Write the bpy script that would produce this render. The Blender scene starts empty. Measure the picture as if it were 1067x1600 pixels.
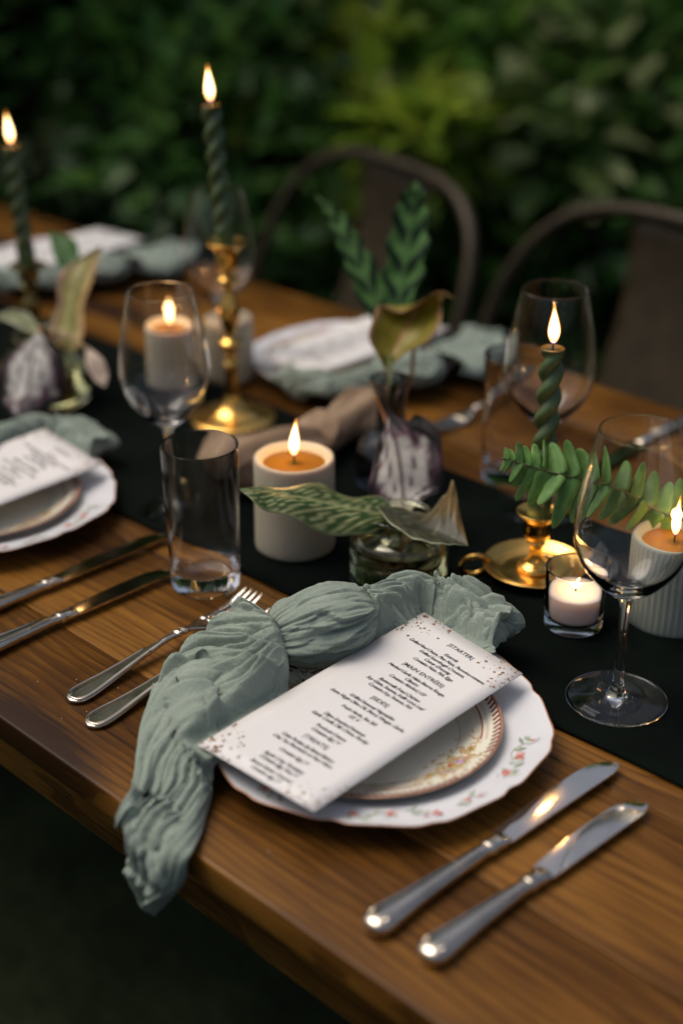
import bpy, bmesh, math, random
import numpy as np
from mathutils import Vector, Matrix, Euler, noise

sc = bpy.context.scene
PI = math.pi
R = math.radians

# ------------------------------------------------------------------ camera
FOCAL, PITCH, YAW = 2222.0, R(26), R(45.70)
CAM = np.array([.62, -.485, 1.39])
TOP = .75                                             # height of the table top
cs, sn = math.cos(YAW), math.sin(YAW)
RIGHT = np.array([sn, cs, 0.0])
FLAT = np.array([-cs, sn, 0.0])
FWD = FLAT * math.cos(PITCH) + np.array([0, 0, -math.sin(PITCH)])
UP = FLAT * math.sin(PITCH) + np.array([0, 0, math.cos(PITCH)])
cam_data = bpy.data.cameras.new('camera')
cam_data.sensor_fit = 'VERTICAL'
cam_data.sensor_height = 36
cam_data.sensor_width = 24
cam_data.lens = 50
cam_data.clip_start = .02
cam_data.clip_end = 500
cam_data.dof.use_dof = True
cam_data.dof.focus_distance = 1.155
cam_data.dof.aperture_fstop = 2.0
cam = bpy.data.objects.new('camera', cam_data)
sc.collection.objects.link(cam)
cam.matrix_world = Matrix(((RIGHT[0], UP[0], -FWD[0], CAM[0]), (RIGHT[1], UP[1], -FWD[1], CAM[1]),
                           (RIGHT[2], UP[2], -FWD[2], CAM[2]), (0, 0, 0, 1)))
sc.camera = cam

# ------------------------------------------------------------------ light
SUN_EL = R(64)
SUN_AZ = math.atan2(-.88, -.42)                        # measured from +Y towards +X
world = bpy.data.worlds.new('World')
sc.world = world
world.use_nodes = True
wn = world.node_tree.nodes
sky = wn.new('ShaderNodeTexSky')
sky.sky_type = 'NISHITA'
sky.sun_disc = False
sky.sun_elevation = SUN_EL
sky.sun_rotation = SUN_AZ
sky.air_density = 1.0
sky.dust_density = 7.0
sky.ozone_density = .4
world.node_tree.links.new(sky.outputs[0], wn['Background'].inputs[0])
wn['Background'].inputs[1].default_value = .10
sun_data = bpy.data.lights.new('sun', 'SUN')
sun_data.energy = 1.45
sun_data.angle = R(40)
sun_data.color = (1, .94, .85)
sun = bpy.data.objects.new('sun', sun_data)
sc.collection.objects.link(sun)
sdir = Vector((math.sin(SUN_AZ) * math.cos(SUN_EL), math.cos(SUN_AZ) * math.cos(SUN_EL), math.sin(SUN_EL)))
sun.rotation_euler = sdir.to_track_quat('Z', 'Y').to_euler()
sun.location = sdir * 8
CANDLE_WATTS = .26
sc.view_settings.view_transform = 'Standard'
sc.view_settings.look = 'None'
sc.view_settings.exposure = .14
sc.view_settings.gamma = 1
sc.view_settings.use_curve_mapping = False
sc.render.engine = 'CYCLES'
cy = sc.cycles
cy.use_denoising = True
cy.max_bounces = 16
cy.transmission_bounces = 14
cy.transparent_max_bounces = 16
cy.glossy_bounces = 6
cy.diffuse_bounces = 4
cy.sample_clamp_indirect = 4
cy.blur_glossy = .3


def spot(px, py, depth):
    """the point seen at a place of the photograph, at a depth in metres"""
    return CAM + depth * (FWD + RIGHT * (px - 533.5) / FOCAL + UP * (800 - py) / FOCAL)


def on_table(px, py, h=0.0):
    d = FWD + RIGHT * (px - 533.5) / FOCAL + UP * (800 - py) / FOCAL
    return CAM + d * ((TOP + h - CAM[2]) / d[2])


# ------------------------------------------------------------------ helpers
def link(o, parent=None):
    sc.collection.objects.link(o)
    if parent is not None:
        o.parent = parent
    return o


def tag(o, label, cat, group=None):
    o['label'] = label
    o['category'] = cat
    if group:
        o['group'] = group
    return o


def thing(name, label, cat, loc=(0, 0, 0), rz=0, group=None):
    o = bpy.data.objects.new(name, None)
    o.empty_display_size = .02
    o.location = loc
    o.rotation_euler = (0, 0, rz)
    link(o)
    return tag(o, label, cat, group)


def mesh(name, v, f, mat, parent=None, smooth=True, cols=None, loc=None, normals=True):
    me = bpy.data.meshes.new(name)
    me.from_pydata([tuple(map(float, p)) for p in v], [], [tuple(map(int, q)) for q in f])
    if cols is not None:
        a = me.color_attributes.new('Col', 'FLOAT_COLOR', 'POINT')
        c = np.ones((len(v), 4), dtype=np.float32)
        c[:, :3] = np.array(cols)[:, :3]
        a.data.foreach_set('color', c.ravel())
    if mat is not None:
        for m in (mat if isinstance(mat, (list, tuple)) else [mat]):
            me.materials.append(m)
    if smooth:
        me.polygons.foreach_set('use_smooth', [True] * len(me.polygons))
    if normals:
        bm = bmesh.new()
        bm.from_mesh(me)
        bmesh.ops.recalc_face_normals(bm, faces=bm.faces)
        bm.to_mesh(me)
        bm.free()
    me.update()
    o = bpy.data.objects.new(name, me)
    if loc is not None:
        o.location = loc
    return link(o, parent)


def sharp(o, deg=35):
    o.data.set_sharp_from_angle(angle=R(deg))
    return o


def lathe_geo(prof, n=64, rfun=None):
    """prof: (radius, z) pairs; a radius of 0 closes to a pole"""
    v, f, rings = [], [], []
    for r, z in prof:
        if r < 1e-7:
            rings.append([len(v)])
            v.append((0, 0, z))
        else:
            ring = []
            for k in range(n):
                t = 2 * PI * k / n
                rr = r * (rfun(t, r, z) if rfun else 1)
                ring.append(len(v))
                v.append((rr * math.cos(t), rr * math.sin(t), z))
            rings.append(ring)
    for a, b in zip(rings[:-1], rings[1:]):
        for k in range(n):
            k2 = (k + 1) % n
            if len(a) == 1 and len(b) == 1:
                continue
            if len(a) == 1:
                f.append((a[0], b[k], b[k2]))
            elif len(b) == 1:
                f.append((a[k], b[0], a[k2]))
            else:
                f.append((a[k], b[k], b[k2], a[k2]))
    return v, f


def lathe(name, prof, mat, parent=None, n=64, rfun=None, loc=None, normals=True):
    v, f = lathe_geo(prof, n, rfun)
    return mesh(name, v, f, mat, parent, True, None, loc, normals)


def smooth_prof(pts, n=8):
    """Catmull-Rom through the points of a profile"""
    p = np.array([pts[0]] + list(pts) + [pts[-1]], dtype=float)
    out = []
    for i in range(1, len(p) - 2):
        for k in range(n):
            t = k / n
            a, b, c, d = p[i - 1], p[i], p[i + 1], p[i + 2]
            out.append(.5 * (2 * b + (c - a) * t + (2 * a - 5 * b + 4 * c - d) * t * t + (3 * b - a - 3 * c + d) * t ** 3))
    out.append(p[-2])
    return np.array(out)


def tube_geo(path, radii, n=10, cap=True, off=0):
    path = [np.array(p, dtype=float) for p in path]
    if np.isscalar(radii):
        radii = [radii] * len(path)
    v, f = [], []
    ref = np.array([0, 0, 1.0])
    tan0 = path[1] - path[0]
    if abs(tan0[2]) > .9 * np.linalg.norm(tan0):
        ref = np.array([1.0, 0, 0])
    side = None
    for i, p in enumerate(path):
        t = path[min(i + 1, len(path) - 1)] - path[max(i - 1, 0)]
        t = t / (np.linalg.norm(t) + 1e-12)
        if side is None:
            side = np.cross(t, ref)
        side = side - t * np.dot(side, t)
        side /= np.linalg.norm(side) + 1e-12
        up = np.cross(side, t)
        for k in range(n):
            a = 2 * PI * k / n
            v.append(p + radii[i] * (math.cos(a) * side + math.sin(a) * up))
    for i in range(len(path) - 1):
        for k in range(n):
            k2 = (k + 1) % n
            f.append((off + i * n + k, off + i * n + k2, off + (i + 1) * n + k2, off + (i + 1) * n + k))
    if cap:
        f.append(tuple(off + k for k in range(n))[::-1])
        f.append(tuple(off + (len(path) - 1) * n + k for k in range(n)))
    return v, f


def tube(name, path, radii, mat, parent=None, n=10):
    v, f = tube_geo(path, radii, n)
    return mesh(name, v, f, mat, parent)


def box_geo(x0, x1, y0, y1, z0, z1):
    v = [(x, y, z) for x in (x0, x1) for y in (y0, y1) for z in (z0, z1)]
    f = [(0, 1, 3, 2), (4, 6, 7, 5), (0, 4, 5, 1), (2, 3, 7, 6), (0, 2, 6, 4), (1, 5, 7, 3)]
    return v, f


def box(name, dims, mat, parent=None, bevel=.002, seg=2):
    v, f = box_geo(*dims)
    me = bpy.data.meshes.new(name)
    me.from_pydata(v, [], f)
    bm = bmesh.new()
    bm.from_mesh(me)
    bmesh.ops.recalc_face_normals(bm, faces=bm.faces)
    if bevel:
        bmesh.ops.bevel(bm, geom=bm.edges[:], offset=bevel, segments=seg, affect='EDGES', profile=.5)
    bm.to_mesh(me)
    bm.free()
    me.materials.append(mat)
    me.polygons.foreach_set('use_smooth', [True] * len(me.polygons))
    me.set_sharp_from_angle(angle=R(40))
    return link(bpy.data.objects.new(name, me), parent)


def copy_thing(src, loc, rz, label, group=None):
    r = src.copy()
    link(r)
    r.location = loc
    r.rotation_euler = (src.rotation_euler[0], src.rotation_euler[1], rz)
    r['label'] = label
    if group:
        r['group'] = group
    for ch in list(src.children):
        c = ch.copy()
        link(c, r)
        for g in list(ch.children):
            link(g.copy(), c)
    return r


# ------------------------------------------------------------------ materials
def new_mat(name):
    m = bpy.data.materials.new(name)
    m.use_nodes = True
    nt = m.node_tree
    return m, nt.nodes, nt.links, nt.nodes['Principled BSDF']


def plain(name, col, rough=.5, metal=0, **kw):
    m, n, l, b = new_mat(name)
    b.inputs['Base Color'].default_value = (*col, 1)
    b.inputs['Roughness'].default_value = rough
    b.inputs['Metallic'].default_value = metal
    for k, v in kw.items():
        b.inputs[k.replace('_', ' ')].default_value = v
    return m


def node(n, t, **kw):
    x = n.new(t)
    for k, v in kw.items():
        if k in x.inputs:
            x.inputs[k].default_value = v
        else:
            setattr(x, k, v)
    return x


def ramp(n, stops):
    r = n.new('ShaderNodeValToRGB')
    e = r.color_ramp.elements
    while len(e) < len(stops):
        e.new(.5)
    for el, (p, c) in zip(e, stops):
        el.position = p
        el.color = (*c, 1)
    return r


def varied(name, cols, scale, rough=.5, metal=0, rough_var=.15, bump=0, bscale=None, stretch=(1, 1, 1), detail=5, **kw):
    """a noise-mottled surface"""
    m, n, l, b = new_mat(name)
    tc = n.new('ShaderNodeTexCoord')
    mp = n.new('ShaderNodeMapping')
    mp.inputs['Scale'].default_value = stretch
    l.new(tc.outputs['Object'], mp.inputs[0])
    nz = node(n, 'ShaderNodeTexNoise', Scale=scale, Detail=detail)
    l.new(mp.outputs[0], nz.inputs[0])
    k = len(cols)
    rp = ramp(n, [(.3 + .4 * i / max(1, k - 1), c) for i, c in enumerate(cols)])
    l.new(nz.outputs[0], rp.inputs[0])
    l.new(rp.outputs[0], b.inputs['Base Color'])
    b.inputs['Metallic'].default_value = metal
    if rough_var:
        mr = node(n, 'ShaderNodeMapRange')
        mr.inputs[1].default_value = .3
        mr.inputs[2].default_value = .7
        mr.inputs[3].default_value = rough - rough_var / 2
        mr.inputs[4].default_value = rough + rough_var / 2
        l.new(nz.outputs[0], mr.inputs[0])
        l.new(mr.outputs[0], b.inputs['Roughness'])
    else:
        b.inputs['Roughness'].default_value = rough
    if bump:
        n2 = node(n, 'ShaderNodeTexNoise', Scale=bscale or scale * 4, Detail=6)
        l.new(mp.outputs[0], n2.inputs[0])
        bp = node(n, 'ShaderNodeBump', Strength=.6, Distance=bump)
        l.new(n2.outputs[0], bp.inputs['Height'])
        l.new(bp.outputs[0], b.inputs['Normal'])
    for kk, v in kw.items():
        b.inputs[kk.replace('_', ' ')].default_value = v
    return m


def wood_mat(name, dark, mid, light, rough=.32, seed=0.0):
    m, n, l, b = new_mat(name)
    tc = n.new('ShaderNodeTexCoord')
    oi = n.new('ShaderNodeObjectInfo')
    mul = node(n, 'ShaderNodeMath', operation='MULTIPLY')
    mul.inputs[1].default_value = 37.0
    l.new(oi.outputs['Random'], mul.inputs[0])
    cmb = n.new('ShaderNodeCombineXYZ')
    for i in range(3):
        l.new(mul.outputs[0], cmb.inputs[i])
    add = node(n, 'ShaderNodeVectorMath', operation='ADD')
    l.new(tc.outputs['Object'], add.inputs[0])
    l.new(cmb.outputs[0], add.inputs[1])
    # growth rings round a wandering pith below the board
    mp = n.new('ShaderNodeMapping')
    mp.inputs['Scale'].default_value = (1.5, 9.0, 9.0)
    l.new(add.outputs[0], mp.inputs[0])
    wz = node(n, 'ShaderNodeTexNoise', Scale=1.0, Detail=3, Roughness=.5)
    l.new(mp.outputs[0], wz.inputs[0])
    sep = n.new('ShaderNodeSeparateXYZ')
    l.new(tc.outputs['Object'], sep.inputs[0])

    def mth(op, a, bb=None, c=None):
        q = node(n, 'ShaderNodeMath', operation=op)
        for i, x in enumerate((a, bb, c)):
            if x is None:
                continue
            if isinstance(x, (int, float)):
                q.inputs[i].default_value = x
            else:
                l.new(x, q.inputs[i])
        return q.outputs[0]
    off = mth('MULTIPLY_ADD', oi.outputs['Random'], .50, -.72)
    wander = mth('MULTIPLY_ADD', wz.outputs[0], .16, off)
    dy = mth('ADD', sep.outputs[1], wander)
    rr = mth('SQRT', mth('MULTIPLY_ADD', dy, dy, .0045))
    rr = mth('MULTIPLY_ADD', wz.outputs[0], .045, rr)
    fr = mth('FRACT', mth('MULTIPLY', rr, 105.0))
    ringv = mth('POWER', fr, 2.2)

    class pp:
        outputs = [ringv]
    # pores
    mp2 = n.new('ShaderNodeMapping')
    mp2.inputs['Scale'].default_value = (14.0, 260, 260)
    l.new(add.outputs[0], mp2.inputs[0])
    fz = node(n, 'ShaderNodeTexNoise', Scale=1.0, Detail=4, Roughness=.6)
    l.new(mp2.outputs[0], fz.inputs[0])
    # blotches of stain
    bz = node(n, 'ShaderNodeTexNoise', Scale=5.0, Detail=3)
    mp3 = n.new('ShaderNodeMapping')
    mp3.inputs['Scale'].default_value = (.6, 1.6, 1.6)
    l.new(add.outputs[0], mp3.inputs[0])
    l.new(mp3.outputs[0], bz.inputs[0])

    def mix(a, bb, wa, wb):
        x = node(n, 'ShaderNodeMath', operation='MULTIPLY')
        x.inputs[1].default_value = wa
        l.new(a, x.inputs[0])
        y = node(n, 'ShaderNodeMath', operation='MULTIPLY_ADD')
        y.inputs[1].default_value = wb
        l.new(bb, y.inputs[0])
        l.new(x.outputs[0], y.inputs[2])
        return y.outputs[0]
    s = mix(pp.outputs[0], fz.outputs[0], -.115, .36)
    s = mix(s, bz.outputs[0], 1.0, .78)
    sx = n.new('ShaderNodeMapping')
    sx.inputs['Scale'].default_value = (1.5, 5.0, 1.0)
    l.new(add.outputs[0], sx.inputs[0])
    wv = node(n, 'ShaderNodeVectorMath', operation='ADD')
    wn2 = node(n, 'ShaderNodeTexNoise', Scale=7.0, Detail=3)
    l.new(add.outputs[0], wn2.inputs[0])
    sc2 = node(n, 'ShaderNodeVectorMath', operation='SCALE')
    sc2.inputs['Scale'].default_value = .16
    l.new(wn2.outputs['Color'], sc2.inputs[0])
    l.new(sx.outputs[0], wv.inputs[0])
    l.new(sc2.outputs[0], wv.inputs[1])
    vo_ = node(n, 'ShaderNodeTexVoronoi', voronoi_dimensions='2D', Scale=1.0)
    l.new(wv.outputs[0], vo_.inputs[0])
    kr = node(n, 'ShaderNodeMapRange', interpolation_type='SMOOTHSTEP')
    kr.inputs[1].default_value = .02
    kr.inputs[2].default_value = .17
    kr.inputs[3].default_value = -.26
    kr.inputs[4].default_value = 0
    l.new(vo_.outputs['Distance'], kr.inputs[0])
    ka = node(n, 'ShaderNodeMath', operation='ADD')
    l.new(s, ka.inputs[0])
    l.new(kr.outputs[0], ka.inputs[1])
    s = ka.outputs[0]
    rp = ramp(n, [(.33, dark), (.51, mid), (.69, light)])
    l.new(s, rp.inputs[0])
    l.new(rp.outputs[0], b.inputs['Base Color'])
    mr = node(n, 'ShaderNodeMapRange')
    mr.inputs[1].default_value = .33
    mr.inputs[2].default_value = .69
    mr.inputs[3].default_value = rough + .12
    mr.inputs[4].default_value = rough - .05
    l.new(s, mr.inputs[0])
    l.new(mr.outputs[0], b.inputs['Roughness'])
    bp = node(n, 'ShaderNodeBump', Strength=.35, Distance=.0006)
    l.new(s, bp.inputs['Height'])
    l.new(bp.outputs[0], b.inputs['Normal'])
    b.inputs['Specular IOR Level'].default_value = .14
    b.inputs['Coat Weight'].default_value = .10
    b.inputs['Coat Roughness'].default_value = .16
    b.inputs['Coat IOR'].default_value = 1.35
    return m


def leaf_mat(name, rough=.4, trans=.25, spec=.5, bump=.0):
    """colour comes from the leaf's own marking; part of the light passes through"""
    m, n, l, b = new_mat(name)
    at = node(n, 'ShaderNodeVertexColor', layer_name='Col')
    tc = n.new('ShaderNodeTexCoord')
    nz = node(n, 'ShaderNodeTexNoise', Scale=90, Detail=4)
    l.new(tc.outputs['Object'], nz.inputs[0])
    rp = ramp(n, [(.3, (.72, .72, .72)), (.7, (1.15, 1.15, 1.15))])
    l.new(nz.outputs[0], rp.inputs[0])
    mx = node(n, 'ShaderNodeMix', data_type='RGBA', blend_type='MULTIPLY')
    mx.inputs[0].default_value = 1
    l.new(at.outputs[0], mx.inputs[6])
    l.new(rp.outputs[0], mx.inputs[7])
    l.new(mx.outputs[2], b.inputs['Base Color'])
    b.inputs['Roughness'].default_value = rough
    b.inputs['Specular IOR Level'].default_value = spec
    tr = n.new('ShaderNodeBsdfTranslucent')
    l.new(mx.outputs[2], tr.inputs[0])
    ms = n.new('ShaderNodeMixShader')
    ms.inputs[0].default_value = trans
    l.new(b.outputs[0], ms.inputs[1])
    l.new(tr.outputs[0], ms.inputs[2])
    l.new(ms.outputs[0], n['Material Output'].inputs[0])
    if bump:
        bp = node(n, 'ShaderNodeBump', Strength=.5, Distance=bump)
        l.new(nz.outputs[0], bp.inputs['Height'])
        l.new(bp.outputs[0], b.inputs['Normal'])
    return m


def print_mat(name, rough=.25):
    m, n, l, b = new_mat(name)
    at = node(n, 'ShaderNodeVertexColor', layer_name='Col')
    l.new(at.outputs[0], b.inputs['Base Color'])
    b.inputs['Roughness'].default_value = rough
    return m


def gauze_mat(name, a, bcol):
    m, n, l, b = new_mat(name)
    tc = n.new('ShaderNodeTexCoord')
    nz = node(n, 'ShaderNodeTexNoise', Scale=26, Detail=5)
    l.new(tc.outputs['Object'], nz.inputs[0])
    fz = node(n, 'ShaderNodeTexNoise', Scale=900, Detail=2)
    l.new(tc.outputs['Object'], fz.inputs[0])
    ad = node(n, 'ShaderNodeMath', operation='MULTIPLY_ADD')
    ad.inputs[1].default_value = .7
    l.new(fz.outputs[0], ad.inputs[0])
    h = node(n, 'ShaderNodeMath', operation='MULTIPLY')
    h.inputs[1].default_value = .5
    l.new(nz.outputs[0], h.inputs[0])
    l.new(h.outputs[0], ad.inputs[2])
    rp = ramp(n, [(.38, a), (.78, bcol)])
    l.new(ad.outputs[0], rp.inputs[0])
    l.new(rp.outputs[0], b.inputs['Base Color'])
    b.inputs['Roughness'].default_value = .9
    b.inputs['Specular IOR Level'].default_value = .10
    b.inputs['Sheen Weight'].default_value = .10
    b.inputs['Sheen Roughness'].default_value = .5
    bp = node(n, 'ShaderNodeBump', Strength=.5, Distance=.0006)
    l.new(fz.outputs[0], bp.inputs['Height'])
    bp2 = node(n, 'ShaderNodeBump', Strength=.6, Distance=.0016)
    n3 = node(n, 'ShaderNodeTexNoise', Scale=120, Detail=4, Distortion=1.2)
    l.new(tc.outputs['Object'], n3.inputs[0])
    l.new(n3.outputs[0], bp2.inputs['Height'])
    l.new(bp.outputs[0], bp2.inputs['Normal'])
    l.new(bp2.outputs[0], b.inputs['Normal'])
    tr = n.new('ShaderNodeBsdfTranslucent')
    l.new(rp.outputs[0], tr.inputs[0])
    ms = n.new('ShaderNodeMixShader')
    ms.inputs[0].default_value = .10
    l.new(b.outputs[0], ms.inputs[1])
    l.new(tr.outputs[0], ms.inputs[2])
    l.new(ms.outputs[0], n['Material Output'].inputs[0])
    return m


def flame_mat(name, z0, z1, stops, strength):
    m, n, l, b = new_mat(name)
    n.remove(b)
    tc = n.new('ShaderNodeTexCoord')
    sp = n.new('ShaderNodeSeparateXYZ')
    l.new(tc.outputs['Object'], sp.inputs[0])
    mr = node(n, 'ShaderNodeMapRange')
    mr.inputs[1].default_value = z0
    mr.inputs[2].default_value = z1
    l.new(sp.outputs[2], mr.inputs[0])
    rp = ramp(n, stops)
    l.new(mr.outputs[0], rp.inputs[0])
    em = n.new('ShaderNodeEmission')
    em.inputs[1].default_value = strength
    l.new(rp.outputs[0], em.inputs[0])
    l.new(em.outputs[0], n['Material Output'].inputs[0])
    return m, n, l, em, mr


TABLE_WOOD = wood_mat('stained_wood', (.020, .0068, .0013), (.080, .032, .0052), (.205, .090, .0150))
GLASS = plain('clear_glass', (1, 1, 1), 0.0, 0, IOR=1.37, Transmission_Weight=1.0)
THIN_GLASS = plain('thin_clear_glass', (1, 1, 1), 0.0, 0, IOR=1.22, Transmission_Weight=1.0)
JAR_GLASS = plain('olive_tinted_glass', (.88, .88, .66), 0.0, 0, IOR=1.47, Transmission_Weight=1.0)
DARK_GLASS = plain('dark_bottle_glass', (.35, .36, .38), 0.02, 0, IOR=1.47, Transmission_Weight=1.0)
WATER = plain('water', (.93, .95, .88), 0.0, 0, IOR=1.33, Transmission_Weight=1.0)
PORCELAIN = varied('white_porcelain', [(.61, .62, .65), (.65, .66, .69)], 6, .14, rough_var=.06, Coat_Weight=.4, Coat_Roughness=.05)
CREAM_CHINA = varied('cream_china', [(.70, .68, .56), (.75, .73, .61)], 7, .12, rough_var=.06, Coat_Weight=.4, Coat_Roughness=.05)
RIM_GILT = varied('worn_copper_gilt', [(.38, .17, .09), (.56, .32, .20)], 60, .35, metal=.45)
PRINT = print_mat('overglaze_print')
STEEL = varied('silver_plate', [(.56, .48, .38), (.70, .62, .51)], 40, .14, metal=1, rough_var=.10)
STEEL_BLADE = varied('polished_steel', [(.70, .63, .54), (.78, .71, .62)], 25, .09, metal=1, rough_var=.07)
BRASS = varied('brass', [(.62, .34, .07), (.80, .50, .14)], 30, .22, metal=1, rough_var=.12)
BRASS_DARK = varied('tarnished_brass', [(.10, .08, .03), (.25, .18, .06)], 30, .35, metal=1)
GREEN_WAX = varied('green_wax', [(.042, .074, .022), (.064, .104, .034)], 40, .40, rough_var=.1)
PILLAR_WAX = varied('ivory_wax', [(.40, .355, .26), (.46, .415, .32)], 20, .5, rough_var=.1, bump=.0006, bscale=160,
                    Subsurface_Weight=.35, Subsurface_Radius=(.014, .007, .003), Subsurface_Scale=1.0)
FLUTED_WAX = varied('grey_ivory_wax', [(.22, .245, .20), (.27, .295, .245)], 20, .5, rough_var=.1,
                    Subsurface_Weight=.12, Subsurface_Radius=(.018, .010, .005), Subsurface_Scale=1.0)
WHITE_WAX = varied('white_wax', [(.70, .60, .52), (.78, .70, .62)], 30, .45, rough_var=.1,
                   Subsurface_Weight=.6, Subsurface_Radius=(.018, .010, .006), Subsurface_Scale=1.0)
MELT_WAX = plain('melted_wax', (.20, .095, .016), .06, 0)
TAPER_MELT = plain('melted_green_wax', (.085, .060, .014), .12)
WICK = plain('charred_wick', (.01, .008, .006), .9)
CARD = varied('menu_card_paper', [(.625, .61, .60), (.655, .64, .63)], 12, .55, rough_var=.05, bump=.0002, bscale=500)
INK = plain('black_ink', (.012, .010, .012), .6)
GOLD_FOIL = varied('gold_foil_print', [(.16, .07, .02), (.42, .22, .05)], 220, .35, metal=.6)
GAUZE = gauze_mat('sage_gauze', (.195, .240, .200), (.30, .355, .30))
RUNNER = varied('black_velvet', [(.0015, .0029, .0022), (.0034, .0056, .0046)], 18, .85, rough_var=.1, bump=.0012, bscale=70, Specular_IOR_Level=.03)
CHAIR_METAL = varied('dark_bronze_metal', [(.025, .018, .0085), (.039, .028, .0135)], 22, .5, metal=.2, Specular_IOR_Level=.3, bump=.0004, bscale=120)
GROUND = varied('dark_soil', [(.012, .017, .0075), (.026, .036, .016)], 9, .9, bump=.02, bscale=30, Specular_IOR_Level=.05)
BARK = varied('tree_bark', [(.030, .020, .012), (.075, .052, .032)], 14, .85, stretch=(1, 1, .25), bump=.012, bscale=30)
DRIFT = varied('weathered_driftwood', [(.050, .030, .016), (.15, .095, .054), (.36, .26, .165)], 26, .8, stretch=(1, .22, 1), bump=.008, bscale=60)
DRIFT_CUT = varied('cut_driftwood_end', [(.20, .12, .065), (.46, .32, .20)], 60, .7, bump=.002)
LEAF = leaf_mat('leaf', .36, .28, .28, .0008)
LEAF_MATT = leaf_mat('velvety_leaf', .55, .22, .3, .0008)
LEAF_DULL = leaf_mat('spotted_leaf', .6, .25, .08, .0008)
HEDGE_LEAF = leaf_mat('hedge_leaf', .40, .45, .5)
STEM = varied('green_stem', [(.05, .07, .02), (.10, .12, .035)], 40, .5)
STEM_RED = varied('russet_stem', [(.22, .07, .02), (.36, .14, .04)], 60, .5)
STEM_PALE = varied('pale_stem', [(.26, .17, .08), (.34, .22, .12)], 40, .5)
CRUMB = plain('pale_crumb', (.55, .50, .42), .8)
ETCH = plain('frosted_etching', (.16, .17, .17), .7)
# flames: a bright core inside a thinner orange mantle
FLAME_CORE, n_, l_, em_, mr_ = flame_mat('flame_core', 0, .034, [(0, (.25, .16, .30)), (.10, (1, .42, .08)), (.28, (1, .74, .36)), (.75, (1, .80, .42)), (1, (1, .55, .13))], 10.0)
FLAME_MANTLE, n_, l_, em_, mr_ = flame_mat('flame_mantle', 0, .040, [(0, (.10, .12, .45)), (.10, (.9, .30, .05)), (1, (1, .36, .05))], 1.9)
tb_ = n_.new('ShaderNodeBsdfTransparent')
ms_ = n_.new('ShaderNodeMixShader')
ms_.inputs[0].default_value = .45
l_.new(tb_.outputs[0], ms_.inputs[1])
l_.new(em_.outputs[0], ms_.inputs[2])
l_.new(ms_.outputs[0], n_['Material Output'].inputs[0])

rng = random.Random(7)

# ------------------------------------------------------------------ ground
gv, gf = [], []
N = 60
for i in range(N + 1):
    for j in range(N + 1):
        x = -60 + 120 * i / N
        y = -60 + 120 * j / N
        gv.append((x, y, .05 * noise.noise((x * .3, y * .3, 0)) if math.hypot(x, y) > 4 else 0))
for i in range(N):
    for j in range(N):
        a = i * (N + 1) + j
        gf.append((a, a + N + 1, a + N + 2, a + 1))
g = mesh('ground', gv, gf, GROUND)
g['kind'] = 'structure'

# ------------------------------------------------------------------ table
TX0, TX1, TW = -3.0, 1.25, .94
table = thing('dining_table', 'long brown wooden dining table laid for dinner, boards running lengthwise', 'table', (0, 0, 0))
edges = [0, .118, .262, .395, .540, .672, .815, TW]
for i in range(7):
    box('plank', (TX0, TX1, edges[i] + (.0003 if i else 0), edges[i + 1] - (.0003 if i < 6 else 0), TOP - .024, TOP), TABLE_WOOD, table,
        bevel=.0009 if 0 < i < 6 else .0024, seg=3)
for y0, y1 in ((.045, .070), (TW - .070, TW - .045)):
    box('apron', (TX0 + .1, TX1 - .1, y0, y1, TOP - .115, TOP - .0245), TABLE_WOOD, table)
for x in (TX0 + .07, TX1 - .15):
    for y in (.072, TW - .152):
        box('leg', (x, x + .08, y, y + .08, 0, TOP - .0245), TABLE_WOOD, table, bevel=.004)

# ------------------------------------------------------------------ runner
v, f = [], []
nx, ny = 220, 44
for i in range(nx + 1):
    x = TX0 + .05 + (TX1 - TX0 - .1) * i / nx
    e0 = .292 + .006 * noise.noise((x * 3, 1, 0)) + .002 * noise.noise((x * 14, 4, 0))
    e1 = .604 + .010 * noise.noise((x * 3, 7, 0)) + .003 * noise.noise((x * 14, 2, 0))
    for j in range(ny + 1):
        t = j / ny
        y = e0 + (e1 - e0) * t
        z = TOP + .0022 + .0060 * max(0, noise.noise((x * 3.2, y * 14 + x * 2, 3))) ** 1.5 * min(1, 6 * t, 6 * (1 - t)) \
            + .0012 * abs(noise.noise((x * 6, y * 40, 9)))
        v.append((x, y, z))
for i in range(nx):
    for j in range(ny):
        a = i * (ny + 1) + j
        f.append((a, a + ny + 1, a + ny + 2, a + 1))
run = mesh('table_runner', v, f, RUNNER)
tag(run, 'black cloth runner laid along the middle of the wooden table', 'table runner')
so = run.modifiers.new('thickness', 'SOLIDIFY')
so.thickness = .0016
so.offset = 1
RUN_Z = TOP + .0045


# ------------------------------------------------------------------ plates
def plate_z(prof, r):
    return float(np.interp(r, [p[0] for p in prof], [p[1] for p in prof]))


CH_R = .1335
CH_TOP = [(0, .0062), (.078, .0062), (.086, .0070), (.094, .0100), (.103, .0135), (.118, .0165), (.128, .0192), (CH_R, .0212)]


def scallop(t):
    # six ogee lobes, each with a small centre point
    u = (t * 6 / (2 * PI)) % 1.0
    a = abs(u - .5) * 2
    return 1 + .018 * (.5 - .5 * math.cos(2 * PI * u)) - .014 * math.exp(-((1 - a) / .10) ** 2) - .010 * math.exp(-(a / .10) ** 2) + .006 * math.cos(4 * PI * u) - .009


def rim_fun(t, r, z):
    w = max(0.0, min(1.0, (r - .095) / (CH_R - .095)))
    return 1 + 1.6 * (scallop(t) - 1) * w * w


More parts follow.
